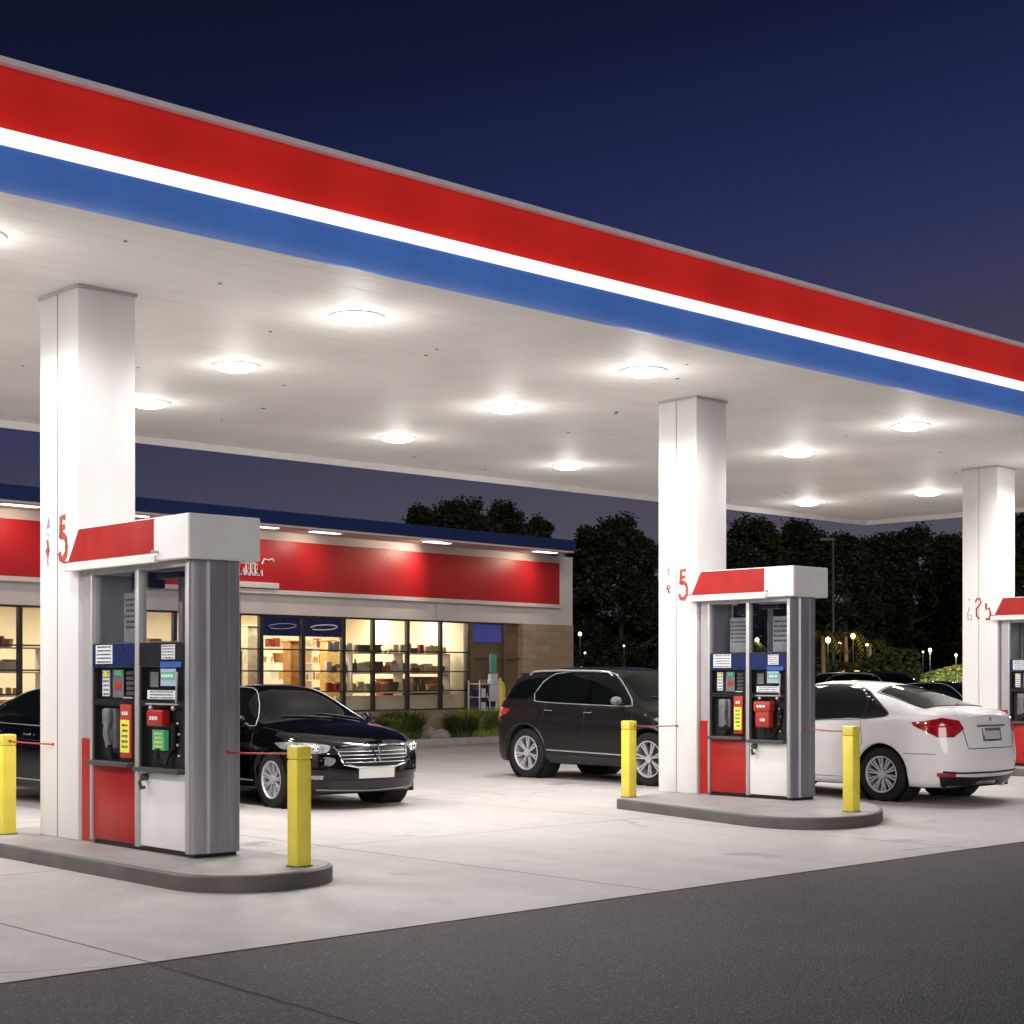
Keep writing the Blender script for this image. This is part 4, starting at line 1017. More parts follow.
    c.patch('reflector', [(-2.08, .62, .375), (-2.08, .62, .325), (-1.92, .78, .335), (-1.92, .78, .38)], (.7, -.7, 0), 'tail_red', .007, mirror=True)
    mb = MB(); mb.cyl((-2.0, -.45, .21), .03, .16, 'X', 14); mb.build('exhaust', 'chrome', c.root, True)
    c.patch('headlight', [(1.85, .52, .735), (1.85, .55, .655), (1.7, .74, .635), (1.35, .90, .70), (1.4, .9, .765), (1.7, .78, .765)], (-.75, -.66, -.05), 'lamp_glass', .006, mirror=True, chaikin=1)
    c.patch('grille', [(1.98, -.45, .66), (1.98, -.38, .54), (1.98, .38, .54), (1.98, .45, .66)], (-1, 0, 0), 'black_plastic', .004)
    c.mirror_pod(.62, 1.0, 'car_white'); c.handle(.10, .87, 'car_white'); c.handle(-.80, .90, 'car_white')
    return c
cw = sedan_white()
place_car(cw.root, (-1.20, .80), (4.56, 19.32), (-.672, .74))

# dark cars parked in the distance
for src, px, D, hd, lb in [(cs.root, 880, 38, (.62, -.78), 'dark car parked behind the white sedan roof, the taller and further of two'), (cb_.root, 945, 33.5, (.75, -.66), 'dark low car parked below the grass bank, next to the right column')]:
    o = copy_tree(src); o.rotation_euler.z = math.atan2(hd[1], hd[0]); o.location = ((px - CX) / F * D, D, 0)
    tag(o, lb, 'car', 'dark cars parked beyond the forecourt'); o.name = 'parked_car'

# ================================================================== STORE
SR = ((573 - CX) / F * 45.0, 45.0); SD = (.674, .739); SANG = math.atan2(SD[1], SD[0])
def fx(px, inset=0.0):
    q = (px - CX) / F
    Px, Py = SR[0] - SD[1] * inset, SR[1] + SD[0] * inset
    return (q * Py - Px) / (SD[0] - q * SD[1])
def fz(px, y):
    D = SR[1] + SD[1] * fx(px); return CAMH + (HY - y) * D / F
store = tag(empty('store', (SR[0], SR[1], 0), SANG), 'low white convenience store with long red sign band and lit windows', 'shop')
XL = -27.0
zw0, zw1, zs0, zs1, ze0, ze1 = .66, 2.99, 3.56, 4.72, 4.93, 5.27
DP = 9.0
xb = fx(522); xd = fx(470)
mb = MB()
mb.box(XL, -.02, 0, .25, zw1, ze0)
mb.build('upper_wall', 'wall_white', store)
mb = MB(); mb.box(XL, xd + .05, .02, .25, 0, zw0); mb.build('plinth_wall', 'plinth', store)
mb = MB(); mb.box(xb, -.02, -.03, 1.4, 0, zw1 - .002); mb.build('brick_pier', 'brick', store)
mb = MB(); mb.box(-.25, -.021, 1.41, DP, 0, ze0); mb.box(XL, -.26, DP - .2, DP, 0, ze0); mb.box(XL, XL + .2, .26, DP - .21, 0, ze0); mb.build('outer_wall', 'wall_white', store)
# eave: blue edge and lit soffit
OV = 1.15
mb = MB(); mb.box(XL - .1, fx(576, -OV), -OV, DP + .2, ze0 + .05, ze1); 
mb.build('roof_edge', 'roof_blue', store)
mb = MB(); mb.box(XL - .05, fx(575, -OV), -OV + .04, .24, ze0 + .002, ze0 + .048); mb.build('eave_soffit', 'wall_white', store)
sp = mb = MB(); mb.box(XL + .2, fx(557), -.10, -.001, zs0, zs1, bev=.01); mb.build('sign_band', 'sign_red', store)
mb = MB(); mb.box(XL + .2, fx(557) + .03, -.13, -.002, zs0 - .10, zs0 - .002); mb.build('sign_ledge', 'wall_white', store)
mb = MB()
for px in (436, 240, 100): mb.box(fx(px) - .006, fx(px) + .006, -.004, 0, zw1 + .02, zs0 - .11)
mb.build('panel_joint', 'mid_grey', store)
# pale script lettering on the sign band, and the white bar under it
mb = MB(); x = fx(196); rnd = random.Random(5)
while x < fx(259):
    h = rnd.uniform(.20, .34); k = rnd.random(); y0 = 3.86
    if k < .4: p_ = [(x, y0), (x + .01, y0 + h), (x + .08, y0 + h * .9), (x + .08, y0 + h * .5), (x + .01, y0 + h * .45), (x + .09, y0)]
    elif k < .7: p_ = [(x + .09, y0 + h * .8), (x + .04, y0 + h), (x, y0 + h * .7), (x, y0 + h * .2), (x + .05, y0), (x + .09, y0 + h * .2)]
    else: p_ = [(x, y0), (x, y0 + h * .7), (x + .04, y0 + h * .3), (x + .08, y0 + h * .7), (x + .09, y0)]
    mb.tube([(q[0], -.12, q[1]) for q in p_], .018, 6); x += .13
mb.tube([(x - .05, -.12, 4.14), (x + .02, -.12, 4.26), (x + .14, -.12, 4.24), (x + .26, -.12, 4.28), (x + .30, -.12, 4.22)], .022, 6)
mb.build('sign_lettering', 'white_label', store, True)
mb = MB(); mb.box(fx(190), fx(274), -.19, -.101, zs0 + .02, zs0 + .15, bev=.01); mb.build('sign_bar', 'white_trim', store)
# recessed lights under the eave; the last is added for a sign hot spot
for px, tx in ((437, 378), (325, 290), (262, 230), (130, 110), (20, 10), (545, 508)):
    xx = fx(px, -.7)
    mb = MB(); mb.box(xx - .42, xx + .42, -.80, -.60, ze0 - .012, ze0 + .001, bev=.004); mb.build('eave_light', 'soffit_lens', store)
    hot = px in (437, 545)
    ld = bpy.data.lights.new('eave_source', 'SPOT'); ld.energy = (105 if px == 437 else 60) if hot else 40; ld.spot_size = R(125); ld.spot_blend = 1; ld.color = (1, .80, .62); ld.shadow_soft_size = .12
    lo = bpy.data.objects.new('eave_source', ld); col.objects.link(lo); lo.parent = store; lo.location = (xx, -1.0, ze0 - .10); d_ = Vector((fx(tx) - xx, 1.0, -.85)); lo.rotation_euler = d_.to_track_quat('-Z', 'Y').to_euler(); lo.data.spot_size = R(140)
# interior
mb = MB(); mb.box(XL + .2, -.25, .26, DP - .2, .10, .14); mb.build('shop_floor', 'shop_floor', store)
mb = MB(); mb.box(XL + .2, xd + .6, 5.4, 5.5, .14, 3.3); mb.box(xd + .06, xd + .16, .3, 5.4, .14, 3.3); mb.build('inner_wall', 'cream', store)
mb = MB(); mb.box(XL + .2, xd + .4, .26, 5.5, 3.25, 3.3); mb.build('inner_ceiling', 'cream', store)
for px in (10, 60, 130, 200, 260, 300, 340, 372, 402, 432, 458):
    xx = fx(px)
    for yy in (1.2, 3.4):
        mb = MB(); mb.box(xx - .55, xx + .30, yy, yy + .35, 3.225, 3.249); mb.build('ceiling_panel', 'shop_light', store)
# glazing
def window(p0, p1, z0=zw0, z1=zw1, rows=(1.165, 1.66, 2.17), m='frame_dark', fw=.045, banner=False, nm='window'):
    x0, x1 = fx(p0), fx(p1)
    w = empty(nm, (x0, 0, 0)); w.parent = store; W_ = x1 - x0
    mb = MB()
    mb.box(0, fw, .02, .12, z0, z1); mb.box(W_ - fw, W_ - .002, .02, .12, z0, z1); mb.box(fw, W_ - fw, .02, .12, z1 - fw, z1); mb.box(fw, W_ - fw, .02, .12, z0, z0 + fw)
    for r in rows: mb.box(fw, W_ - fw, .025, .11, r - .016, r + .016)
    mb.build('frame', m, w)
    mb = MB(); mb.box(fw, W_ - fw, .06, .066, z0 + fw, z1 - fw); mb.build('pane', 'pane_glass', w)
    if banner:
        mb = MB(); mb.box(fw + .01, W_ - fw - .01, .035, .05, z1 - .50, z1 - .05); b = mb.build('banner', 'navy', w)
        pts = [(W_ / 2 + .42 * math.cos(t), .03, z1 - .27 + .06 * math.sin(t) + .02 * math.cos(t)) for t in [R(a) for a in range(-150, 175, 12)]]
        mb = MB(); mb.tube(pts, .016 if banner == 2 else .006, 6); mb.build('banner_emblem', 'white_label', b, True)
    return w
for a, b in ((-95, -62), (-62, -34), (-34, -6), (-6, 21), (21, 48), (48, 78), (78, 108), (108, 142), (142, 176), (176, 208), (208, 240), (240, 262)): window(a, b)
window(262, 304, .16, zw1, (1.165, 1.66, 2.17), banner=1, nm='shop_door', fw=.06); window(304, 345, .16, zw1, (1.165, 1.66, 2.17), banner=2, nm='shop_door', fw=.06)
for a, b in ((345, 374.5), (374.5, 409), (409, 442), (442, 470)): window(a, b)
# recessed side entrance in brown
xe = fx(505)
mb = MB(); mb.box(xd + .03, xd + .12, -.01, .24, .14, zw1 - .003); mb.build('entry_jamb', 'frame_bronze', store)
mb = MB(); mb.box(xd + .13, xb - .003, .16, .22, .14, zw1 - .003); mb.build('entry_panel', 'vestibule', store)
mb = MB(); mb.box(xe, xe + .09, .04, .155, .14, zw1 - .003); mb.box(xd + .13, xe - .002, .08, .155, 2.02, 2.06); mb.box(xe + .093, xb - .003, .08, .155, 2.02, 2.06); mb.build('entry_frame', 'frame_bronze', store)
mb = MB(); mb.box(xd + .18, xe - .03, .10, .12, 2.45, 2.93); po = mb.build('poster', 'poster_blue_glow', store)
mb = MB(); mb.box(xd + .55, xd + .95, .09, .099, 2.70, 2.73); mb.box(xd + .62, xd + .68, .09, .099, 2.58, 2.63); mb.box(xd + .78, xd + .84, .09, .099, 2.58, 2.63); mb.build('poster_print', 'mid_grey', po)
# warm lamp inside the entry porch ceiling
# pavement, kerb, planting beds
MSt = Matrix.Translation((SR[0], SR[1], 0)) @ Matrix.Rotation(SANG, 4, 'Z')
def sv(x, y, z=0): return MSt @ Vector((x, y, z))
mb = MB(); mb.box(XL, 6, -2.4, .019, -.05, .13, bev=.01); tag(mb.build('pavement', 'pavement', None, False, (SR[0], SR[1], 0), SANG), kind='structure')
mb = MB(); mb.box(XL, 3.0, -4.0, -2.55, -.05, .10); tag(mb.build('planting_bed', 'mulch', None, False, (SR[0], SR[1], 0), SANG), kind='structure')
mb = MB(); mb.box(XL, 3.15, -4.15, -4.0, -.05, .15, bev=.02); mb.box(XL, 3.0, -2.548, -2.402, -.05, .15, bev=.02); mb.box(3.0, 3.15, -3.99, -2.55, -.05, .15, bev=.02)
tag(mb.build('kerb', 'kerb', None, True, (SR[0], SR[1], 0), SANG), kind='structure')

# ---- shelving and goods
def shelving(x0, x1, y, levels, label, m='shelf_white'):
    t = tag(empty('shop_shelf', sv(x0, y, 0), SANG), label, 'shelf')
    W_ = x1 - x0
    for z in levels:
        mb = MB(); mb.box(0, W_, -.18, .18, z - .03, z, bev=.004); mb.build('shelf_board', m, t)
    mb = MB()
    n = max(1, int(W_ / 1.3))
    for i in range(n + 1): mb.box(i * (W_ - .04) / n, i * (W_ - .04) / n + .04, -.16, .16, .14, max(levels) - .031)
    mb.build('upright', m, t)
    return t
shelving(fx(347, .75), fx(466), .75, (1.14, 1.63, 2.14), 'white shelving behind the four right-hand shop windows')
shelving(fx(-90), fx(60), .75, (1.14, 1.63, 2.14), 'white shelving behind the shop windows at the left edge')
shelving(fx(100), fx(258), .75, (1.14, 1.63, 2.14), 'white shelving seen through and beside the left pump')
shelving(fx(266, 3.2), fx(349, 3.2), 3.2, (1.0, 1.45, 1.9, 2.3), 'white shelving deep behind the two shop doors')
def board(x0, x1, label):
    mb = MB(); mb.box(0, x1 - x0, -.03, .03, .14, 1.05, bev=.01); o = mb.build('counter_back', 'cream', None, False, sv(x0, .45), SANG); tag(o, label, 'counter')
board(fx(347), fx(466), 'plain cream counter back along the foot of the right-hand shop windows')
board(fx(-90), fx(60), 'plain cream counter back along the foot of the windows at the left edge')
protos = []
def good(kind, mi):
    mb = MB()
    if kind == 'bottle': mb.lathe([(.001, 0), (.045, .0), (.048, .02), (.048, .17), (.018, .23), (.018, .29), (.001, .29)], 12, 'Z')
    elif kind == 'jar': mb.lathe([(.001, 0), (.06, 0), (.062, .11), (.05, .12), (.055, .125), (.055, .15), (.001, .15)], 12, 'Z')
    elif kind == 'carton': mb.box(-.09, .09, -.05, .05, 0, .24, bev=.006)
    elif kind == 'snack_bag':
        mb.box(-.09, .09, -.035, .035, .0, .22, bev=.025)
    elif kind == 'basket': mb.lathe([(.001, 0), (.13, 0), (.17, .2), (.16, .2), (.12, .02), (.001, .02)], 14, 'Z')
    me = bpy.data.meshes.new(kind); mb.bm.to_mesh(me); mb.bm.free(); me.materials.append(M('goods_%d' % mi))
    return (kind, me, mi)
cname = ['rust', 'dark brown', 'golden', 'cream', 'deep red', 'dark green', 'orange brown', 'white']
for k, m_ in (('bottle', 0), ('bottle', 1), ('bottle', 5), ('jar', 2), ('jar', 3), ('jar', 1), ('carton', 3), ('carton', 4), ('carton', 7), ('snack_bag', 6), ('snack_bag', 2), ('basket', 1), ('basket', 6)): protos.append(good(k, m_))
rg = random.Random(11)
word = {'bottle': 'bottle', 'jar': 'jar', 'carton': 'carton', 'snack_bag': 'snack bag', 'basket': 'basket'}
def stock(x0, x1, y, z, dens=1.0, big=1.0):
    x = x0 + .1
    while x < x1 - .12:
        k, me, mi = rg.choice(protos); n = rg.choice((1, 2, 2, 3))
        for _ in range(n):
            if x > x1 - .12: break
            o = bpy.data.objects.new(k, me); col.objects.link(o); s_ = rg.uniform(.75, 1.15) * big * .9
            o.location = sv(x, y + rg.uniform(-.07, .05), z); o.rotation_euler.z = SANG + rg.uniform(-.15, .15); o.scale = (s_, s_, s_ * rg.uniform(.85, 1.15))
            tag(o, '%s %s on the lit shop shelving' % (cname[mi], word[k]), word[k], '%s %ss on the shop shelving' % (cname[mi], word[k]))
            x += rg.uniform(.12, .15) * (1.9 if k == 'basket' else 1.25 if k in ('carton', 'snack_bag') else 1) * big
        x += rg.uniform(.02, .25) / dens
for z in (1.14, 1.63, 2.14): stock(fx(347), fx(466), .75, z, 6, 1.1)
for z in (1.14, 1.63): stock(fx(350), fx(463), .88, z, 9, 1.25)
for z in (1.14, 1.63, 2.14): stock(fx(-2), fx(41), .75, z, 6, 1.0)
for z in (1.63, 2.14): stock(fx(2), fx(40), .88, z, 9, 1.2)
for z in (1.63, 2.14): stock(fx(150), fx(258), .75, z, 3, 1.05)
for z in (1.14,): stock(fx(225), fx(258), .75, z, 1, 1.05)
for z in (1.0, 1.45, 1.9, 2.3): stock(fx(266, 3.2), fx(347, 3.2), 3.2, z, 7, 1.1)
# a few larger displays
def display(px, y, z, w, h, mi, label):
    mb = MB(); mb.box(-w / 2, w / 2, -.15, .15, 0, h, bev=.02)
    mb.box(-w / 2 - .02, w / 2 + .02, -.17, .17, h, h + .04, bev=.01)
    tag(mb.build('display_stand', 'goods_%d' % mi, None, True, sv(fx(px, y), y, z), SANG), label, 'display stand')
display(292, 1.6, .14, .35, 2.25, 6, 'tall orange brown display stand behind the left shop door')
display(330, 1.8, .14, .45, 2.3, 2, 'tall golden display stand behind the right shop door')
display(252, 1.6, .14, .5, 2.6, 3, 'tall cream display stand left of the shop doors')
display(427, 1.3, .14, 1.3, 1.35, 1, 'dark brown low display cabinet behind the third window')
display(461, 1.3, .14, .5, 1.45, 1, 'dark brown display cabinet at the right end of the shop windows')
display(392, 1.3, .14, .9, 1.3, 4, 'deep red display cabinet behind the second window')

# entrance clutter: white rack, teal topped sign, gas cylinder
t = tag(empty('wire_rack', sv(fx(484, -.4), -.4, .13), SANG), 'white wire rack beside the teal sign at the side entrance', 'rack')
mb = MB()
for x in (-.38, .38):
    for y in (-.2, .2): mb.tube([(x, y, 0), (x, y, 1.3)], .02, 6)
mb.build('upright', 'white_label', t, True)
for z in (.15, .5, .85, 1.2):
    mb = MB(); mb.box(-.38, .38, -.2, .2, z, z + .02)
    for k in range(9): mb.tube([(-.38 + k * .095, -.21, z), (-.38 + k * .095, -.21, z + .12)], .008, 5)
    mb.build('wire_shelf', 'white_label', t)
rb = random.Random(3)
for z in (.17, .52, .87):
    for k in range(4):
        mb = MB(); h = rb.uniform(.2, .28); mb.box(-.07, .07, -.1, .1, 0, h, bev=.02)
        v = Matrix.Rotation(SANG, 3, 'Z') @ Vector((-.28 + k * .185, 0, 0))
        tag(mb.build('tote', 'navy' if (k + int(z * 10)) % 3 else 'white_label', None, True, t.location + v + Vector((0, 0, z)), SANG), 'small %s box on the white wire rack' % ('navy' if (k + int(z * 10)) % 3 else 'white'), 'box', '%s boxes on the wire rack' % ('navy' if (k + int(z * 10)) % 3 else 'white'))
t = tag(empty('pavement_sign', sv(fx(493, -.5), -.5, .13), SANG), 'slim white stand with a teal top panel at the side entrance', 'sign')
mb = MB(); mb.box(-.13, .13, -.02, .02, 1.5, 2.0, bev=.015); mb.build('sign_face', 'teal', t, True)
mb = MB(); mb.box(-.15, .15, -.05, .05, .75, 1.48, bev=.02); mb.tube([(-.12, 0, 0), (-.12, 0, .76)], .02, 6); mb.tube([(.12, 0, 0), (.12, 0, .76)], .02, 6); mb.build('stand', 'white_label', t, True)
mb = MB(); mb.lathe([(.001, 0), (.14, 0), (.15, .04), (.15, .75), (.10, .88), (.04, .92), (.04, 1.0), (.001, 1.0)], 18, 'Z')
t = mb.build('gas_cylinder', 'yellow_paint', None, True, sv(fx(500, -.5), -.5, .5), SANG); tag(t, 'small yellow gas cylinder right of the teal sign', 'gas cylinder')
mb = MB(); mb.box(-.2, .2, -.2, .2, 0, .37, bev=.02); tag(mb.build('crate', 'navy', None, True, sv(fx(500, -.5), -.5, .13), SANG), 'dark crate under the yellow gas cylinder', 'crate')

# ================================================================== PLANTS
def leaves_mesh(name, pts, sizes, rnd, m, up=0.0):
    vs, fs = [], []
    for p, s_ in zip(pts, sizes):
        a = Vector((rnd.gauss(0, 1), rnd.gauss(0, 1), rnd.gauss(0, .6))).normalized(); b = a.cross(Vector((rnd.gauss(0, 1), rnd.gauss(0, 1), rnd.gauss(0, 1)))).normalized()
        i = len(vs); a = a * s_; b = b * s_ * .5
        vs += [tuple(p - a), tuple(p + b), tuple(p + a), tuple(p - b)]; fs.append((i, i + 1, i + 2, i + 3))
    me = bpy.data.meshes.new(name); me.from_pydata(vs, [], fs); me.materials.append(M(m)); return me
def tree(loc, h, rad, seed, label, m='leaf_dark', base=.12, n=9000, leaf=.16, group='dark trees beyond the forecourt', clumps=70, cat='tree'):
    rnd = random.Random(seed); t = empty('tree', loc); tag(t, label, cat, group)
    mb = MB(); top = Vector((rnd.uniform(-.3, .3), rnd.uniform(-.3, .3), h * .8))
    mb.tube([(0, 0, -.1), (rnd.uniform(-.1, .1), 0, h * .2), (top.x * .5, top.y * .5, h * .5), tuple(top)], h * .022 + .03, 8, r2=.02)
    cl = []
    for i in range(clumps):
        u = rnd.random() ** .8; z = base * h + (h * (1 - base) * .96) * u
        prof = math.sin(math.pi * min(1, (u * .84 + .14))) ** .55
        rr = rad * prof * (rnd.random() ** .4); an = rnd.uniform(0, 6.283)
        c = Vector((rr * math.cos(an), rr * math.sin(an), z)); cl.append((c, rnd.uniform(.25, 1.0) * rad * .30))
    for c, r_ in cl[::4]:
        s_ = Vector((top.x * c.z / h, top.y * c.z / h, max(h * .12, c.z - rad * .5))); mid = (s_ + c) / 2 + Vector((0, 0, -.15 * rad * .3))
        mb.tube([s_, mid, c], h * .007 + .01, 5, r2=.01)
    mb.build('trunk', 'bark', t, True)
    pts, sz = [], []
    tot = sum(r_ ** 2 for _, r_ in cl)
    for c, r_ in cl:
        k = int(n * r_ * r_ / tot)
        for _ in range(k):
            d = Vector((rnd.gauss(0, 1), rnd.gauss(0, 1), rnd.gauss(0, .8))).normalized() * r_ * (rnd.random() ** .45) * rnd.choice((.8, 1, 1, 1.25))
            pts.append(c + d); sz.append(leaf * rnd.uniform(.6, 1.3))
    link('crown', leaves_mesh('crown', pts, sz, rnd, m), t)
    return t
def at(px, D): return ((px - CX) / F * D, D, 0)
def zt_(y, D): return CAMH + (HY - y) * D / F
TR = [(424, 504, 60, 66), (462, 494, 78, 64), (503, 500, 62, 70), (536, 512, 46, 62), (588, 524, 52, 60), (618, 515, 80, 57), (660, 545, 60, 60), (705, 530, 70, 62), (752, 517, 78, 58), (800, 520, 70, 66),
      (842, 530, 72, 60), (884, 528, 60, 70), (912, 526, 66, 62), (950, 532, 60, 66), (985, 520, 60, 60), (1030, 506, 90, 52), (570, 590, 60, 66), (640, 580, 90, 70), (790, 585, 100, 74), (870, 590, 100, 76), (940, 590, 100, 76), (720, 590, 100, 74)]
names_ = ['low tree at the left of the group above the blue roof', 'tallest tree of the group above the blue store roof', 'rounded tree in the middle of the group above the blue roof', 'small pointed tree at the right end of the blue roof',
          'tree just past the right corner of the store', 'tall broad tree between the store and the middle column', 'tree behind the left side of the middle column', 'tree hidden behind the middle column', 'tall dark tree just right of the middle column',
          'tree behind the far corner of the canopy', 'broad tree above the lit garden lamps', 'narrow tree right of the garden lamps', 'ragged tree left of the right column', 'tree touching the left side of the right column', 'tree behind the right column', 'tree at the right edge of the photo']
for i, (px, y, w, D) in enumerate(TR):
    h = zt_(y, D); rad = w * D / F * .62
    lb = names_[i] if i < len(names_) else 'low dark background tree filling the gap under the taller crowns'
    tree(at(px, D), h, rad, 100 + i, lb, base=.06, n=24000 if i < 16 else 9000, leaf=.085, clumps=170, m='leaf_dark', group='dark trees beyond the forecourt' if i < len(names_) else 'low background trees')

def shrub(loc, r, h, seed, label, m='leaf_bed', n=1600, blade=True, group='shrubs in the bed before the store'):
    rnd = random.Random(seed); t = tag(empty('shrub', loc), label, 'shrub', group)
    vs, fs = [], []
    for i in range(n):
        an = rnd.uniform(0, 6.283); rr = r * .45 * math.sqrt(rnd.random()); p = Vector((rr * math.cos(an), rr * math.sin(an), 0))
        if blade:
            out = Vector((math.cos(an + rnd.gauss(0, .5)), math.sin(an + rnd.gauss(0, .5)), 0)); ln = h * rnd.uniform(.5, 1.15); sp_ = r * rnd.uniform(.2, .9)
            w = Vector((-out.y, out.x, 0)) * rnd.uniform(.008, .02); prev = None
            for k in range(4):
                u = k / 3; q = p + out * sp_ * u * u + Vector((0, 0, ln * (u - .35 * u * u * u))); ww = w * (1 - u * .9)
                vs += [tuple(q - ww), tuple(q + ww)]; j = len(vs)
                if k: fs.append((j - 4, j - 3, j - 1, j - 2))
        else:
            q = Vector((r * rnd.gauss(0, .45), r * rnd.gauss(0, .45), h * rnd.uniform(.1, 1))); a = Vector((rnd.gauss(0, 1), rnd.gauss(0, 1), rnd.gauss(0, 1))).normalized() * .05; b = a.orthogonal() * .5
            j = len(vs); vs += [tuple(q - a), tuple(q + b), tuple(q + a), tuple(q - b)]; fs.append((j, j + 1, j + 2, j + 3))
    me = bpy.data.meshes.new('foliage'); me.from_pydata(vs, [], fs); me.materials.append(M(m)); link('foliage', me, t)
    mb = MB(); mb.cyl((0, 0, .04), r * .3, .16, seg=10, r2=r * .15); mb.build('root_clump', 'bark', t)
    return t
k = 0
for px, yy, r, h, m_, lb in [(388, -3.2, .75, .85, 'leaf_bed', 'spiky green shrub right behind the black sedan bonnet'), (405, -3.3, .75, .95, 'leaf_mid', 'dark green grassy shrub left of the pale steps'), (396, -2.9, .5, .95, 'leaf_pale', 'pale yellow green shrub between two dark green ones'),
                             (472, -3.3, .95, .95, 'leaf_bed', 'bright grassy shrub at the tail of the charcoal car'), (460, -3.5, .6, .75, 'leaf_mid', 'dark green grassy shrub in front of the bright one'), (488, -3.2, .9, 1.0, 'leaf_bed', 'tall grassy shrub just left of the charcoal car tail light'),
                             (503, -3.3, .7, .8, 'leaf_mid', 'grassy shrub partly hidden by the charcoal car'), (372, -3.4, .6, .7, 'leaf_mid', 'low shrub hidden behind the black sedan bonnet')]:
    k += 1; p = sv(fx(px, yy), yy, .09); shrub(p, r, h, 40 + k, lb, m_, 1100)
def boulder(px, yy, r, label, seed):
    rnd = random.Random(seed); bm = bmesh.new(); bmesh.ops.create_icosphere(bm, subdivisions=3, radius=r)
    ph = [rnd.uniform(0, 6) for _ in range(6)]
    for v in bm.verts:
        n = v.co.normalized(); v.co *= 1 + .12 * math.sin(5 * n.x + ph[0]) + .1 * math.sin(6 * n.y + ph[1]) + .07 * math.sin(9 * n.z + ph[2]); v.co.z *= .55
    me = bpy.data.meshes.new('boulder'); bm.to_mesh(me); bm.free(); me.materials.append(M('kerb')); o = link('boulder', me, None, True, sv(fx(px, yy), yy, .16)); tag(o, label, 'rock', 'pale stones in the planting bed')
boulder(428, -3.2, .35, 'largest pale stone in the bed between the shrubs', 1); boulder(440, -3.6, .26, 'low pale stone nearest the kerb between the shrubs', 2); boulder(447, -3.0, .3, 'pale stone nearest the store wall between the shrubs', 3)

# hedge, grass bank, garden lights beyond the forecourt
def hedge(x0, x1, D, z1, label, seed, m='leaf_mid', n=9000, depth=1.2):
    rnd = random.Random(seed); pts, sz = [], []
    for i in range(n):
        x = rnd.uniform(x0, x1); top = z1 * (1 + .08 * math.sin(x * 1.3) + .05 * math.sin(x * 3.1 + 1)); z = top * (1 - rnd.random() ** 2 * .9) if rnd.random() < .6 else rnd.uniform(.1, top)
        y = rnd.uniform(0, depth) if z > top * .85 else rnd.choice((rnd.uniform(0, .25), rnd.uniform(0, depth)))
        pts.append(Vector((x - x0, y, z + rnd.gauss(0, .04)))); sz.append(rnd.uniform(.05, .11))
    t = tag(empty('hedge', (x0, D, 0)), label, 'hedge')
    link('foliage', leaves_mesh('foliage', pts, sz, rnd, m), t)
    mb = MB(); mb.box(.1, x1 - x0 - .1, .2, depth - .2, 0, z1 * .8); 
    mb.build('inner_branches', 'bark', t)
hedge(8.0, 10.9, 42, 2.0, 'dark green clipped hedge behind the white sedan roof', 5)
hedge(1.8, 6.0, 46, 1.9, 'dark hedge between the store and the middle column', 6, 'leaf_dark')
# bank
vs, fs = [], []; nx, ny = 40, 20
for j in range(ny + 1):
    for i in range(nx + 1):
        u, v = i / nx, j / ny; x = 12 + u * 22; y = 46 + v * 14
        z = 2.5 * math.sin(math.pi * min(1, v * .9 + .05)) ** .8 * (1 - (2 * u - 1) ** 4 * .8) * (.75 + .25 * math.cos(u * 4)) + random.uniform(-.03, .03) - .05
        vs.append((x, y, z))
for j in range(ny):
    for i in range(nx):
        a = j * (nx + 1) + i; fs.append((a, a + 1, a + nx + 2, a + nx + 1))
me = bpy.data.meshes.new('grass_bank'); me.from_pydata(vs, [], fs); me.materials.append(M('grass_green')); tag(link('grass_bank', me, None, True), kind='structure')
rnd = random.Random(9); pts, sz = [], []
for i in range(9000):
    u, v = rnd.random(), rnd.random() * .6; x = 12 + u * 22; y = 46 + v * 14
    z = 2.5 * math.sin(math.pi * min(1, v * .9 + .05)) ** .8 * (1 - (2 * u - 1) ** 4 * .8) * (.75 + .25 * math.cos(u * 4)); pts.append(Vector((x, y, z + .02))); sz.append(rnd.uniform(.05, .10))
me = leaves_mesh('bank_grass', pts, sz, rnd, 'leaf_bed'); tag(link('bank_grass', me), 'lit green grass growing on the bank behind the parked dark cars', 'grass', kind='stuff')

def light_point(loc, e, c, r=.1):
    ld = bpy.data.lights.new('glow', 'POINT'); ld.energy = e; ld.color = c; ld.shadow_soft_size = r
    lo = bpy.data.objects.new('glow', ld); col.objects.link(lo); return lo
def garden_lamp(px, y, D, r, label, warm=True, e=60, post=True):
    x, _, _ = at(px, D); z = zt_(y, D)
    t = tag(empty('garden_lamp', (x, D, 0)), label, 'lamp', 'small glowing lamps among the trees')
    mb = MB(); mb.sphere((0, 0, z), r * .75, (1, 1, 1.15), 16, 10); mb.build('globe', 'globe_warm' if warm else 'globe_cool', t, True)
    mb = MB(); mb.tube([(0, 0, 0), (0, 0, z - r)], .014, 8); mb.cyl((0, 0, z - r), r * .6, .05); mb.build('post', 'pole_dark', t, True)
    l = light_point((0, 0, 0), e * .2, (1, .62, .25) if warm else (1, .92, .75), r); l.parent = t; l.location = (0, -r - .15, z)
garden_lamp(828, 640, 40, .085, 'brightest warm lamp, right beside the middle pump end', True, 120)
garden_lamp(853, 636, 44, .08, 'warm lamp high up, second from the middle pump', True, 100)
garden_lamp(867, 645, 47, .05, 'small warm lamp right of the two large ones', True, 50)
garden_lamp(840, 643, 46, .05, 'small warm lamp between the two large ones', True, 50)
garden_lamp(930, 650, 52, .07, 'cool white lamp over the grass bank', False, 420)
garden_lamp(923, 652, 53, .04, 'small cool lamp left of the one over the bank', False, 20)
garden_lamp(956, 655, 50, .05, 'cool lamp just left of the right column', False, 300)
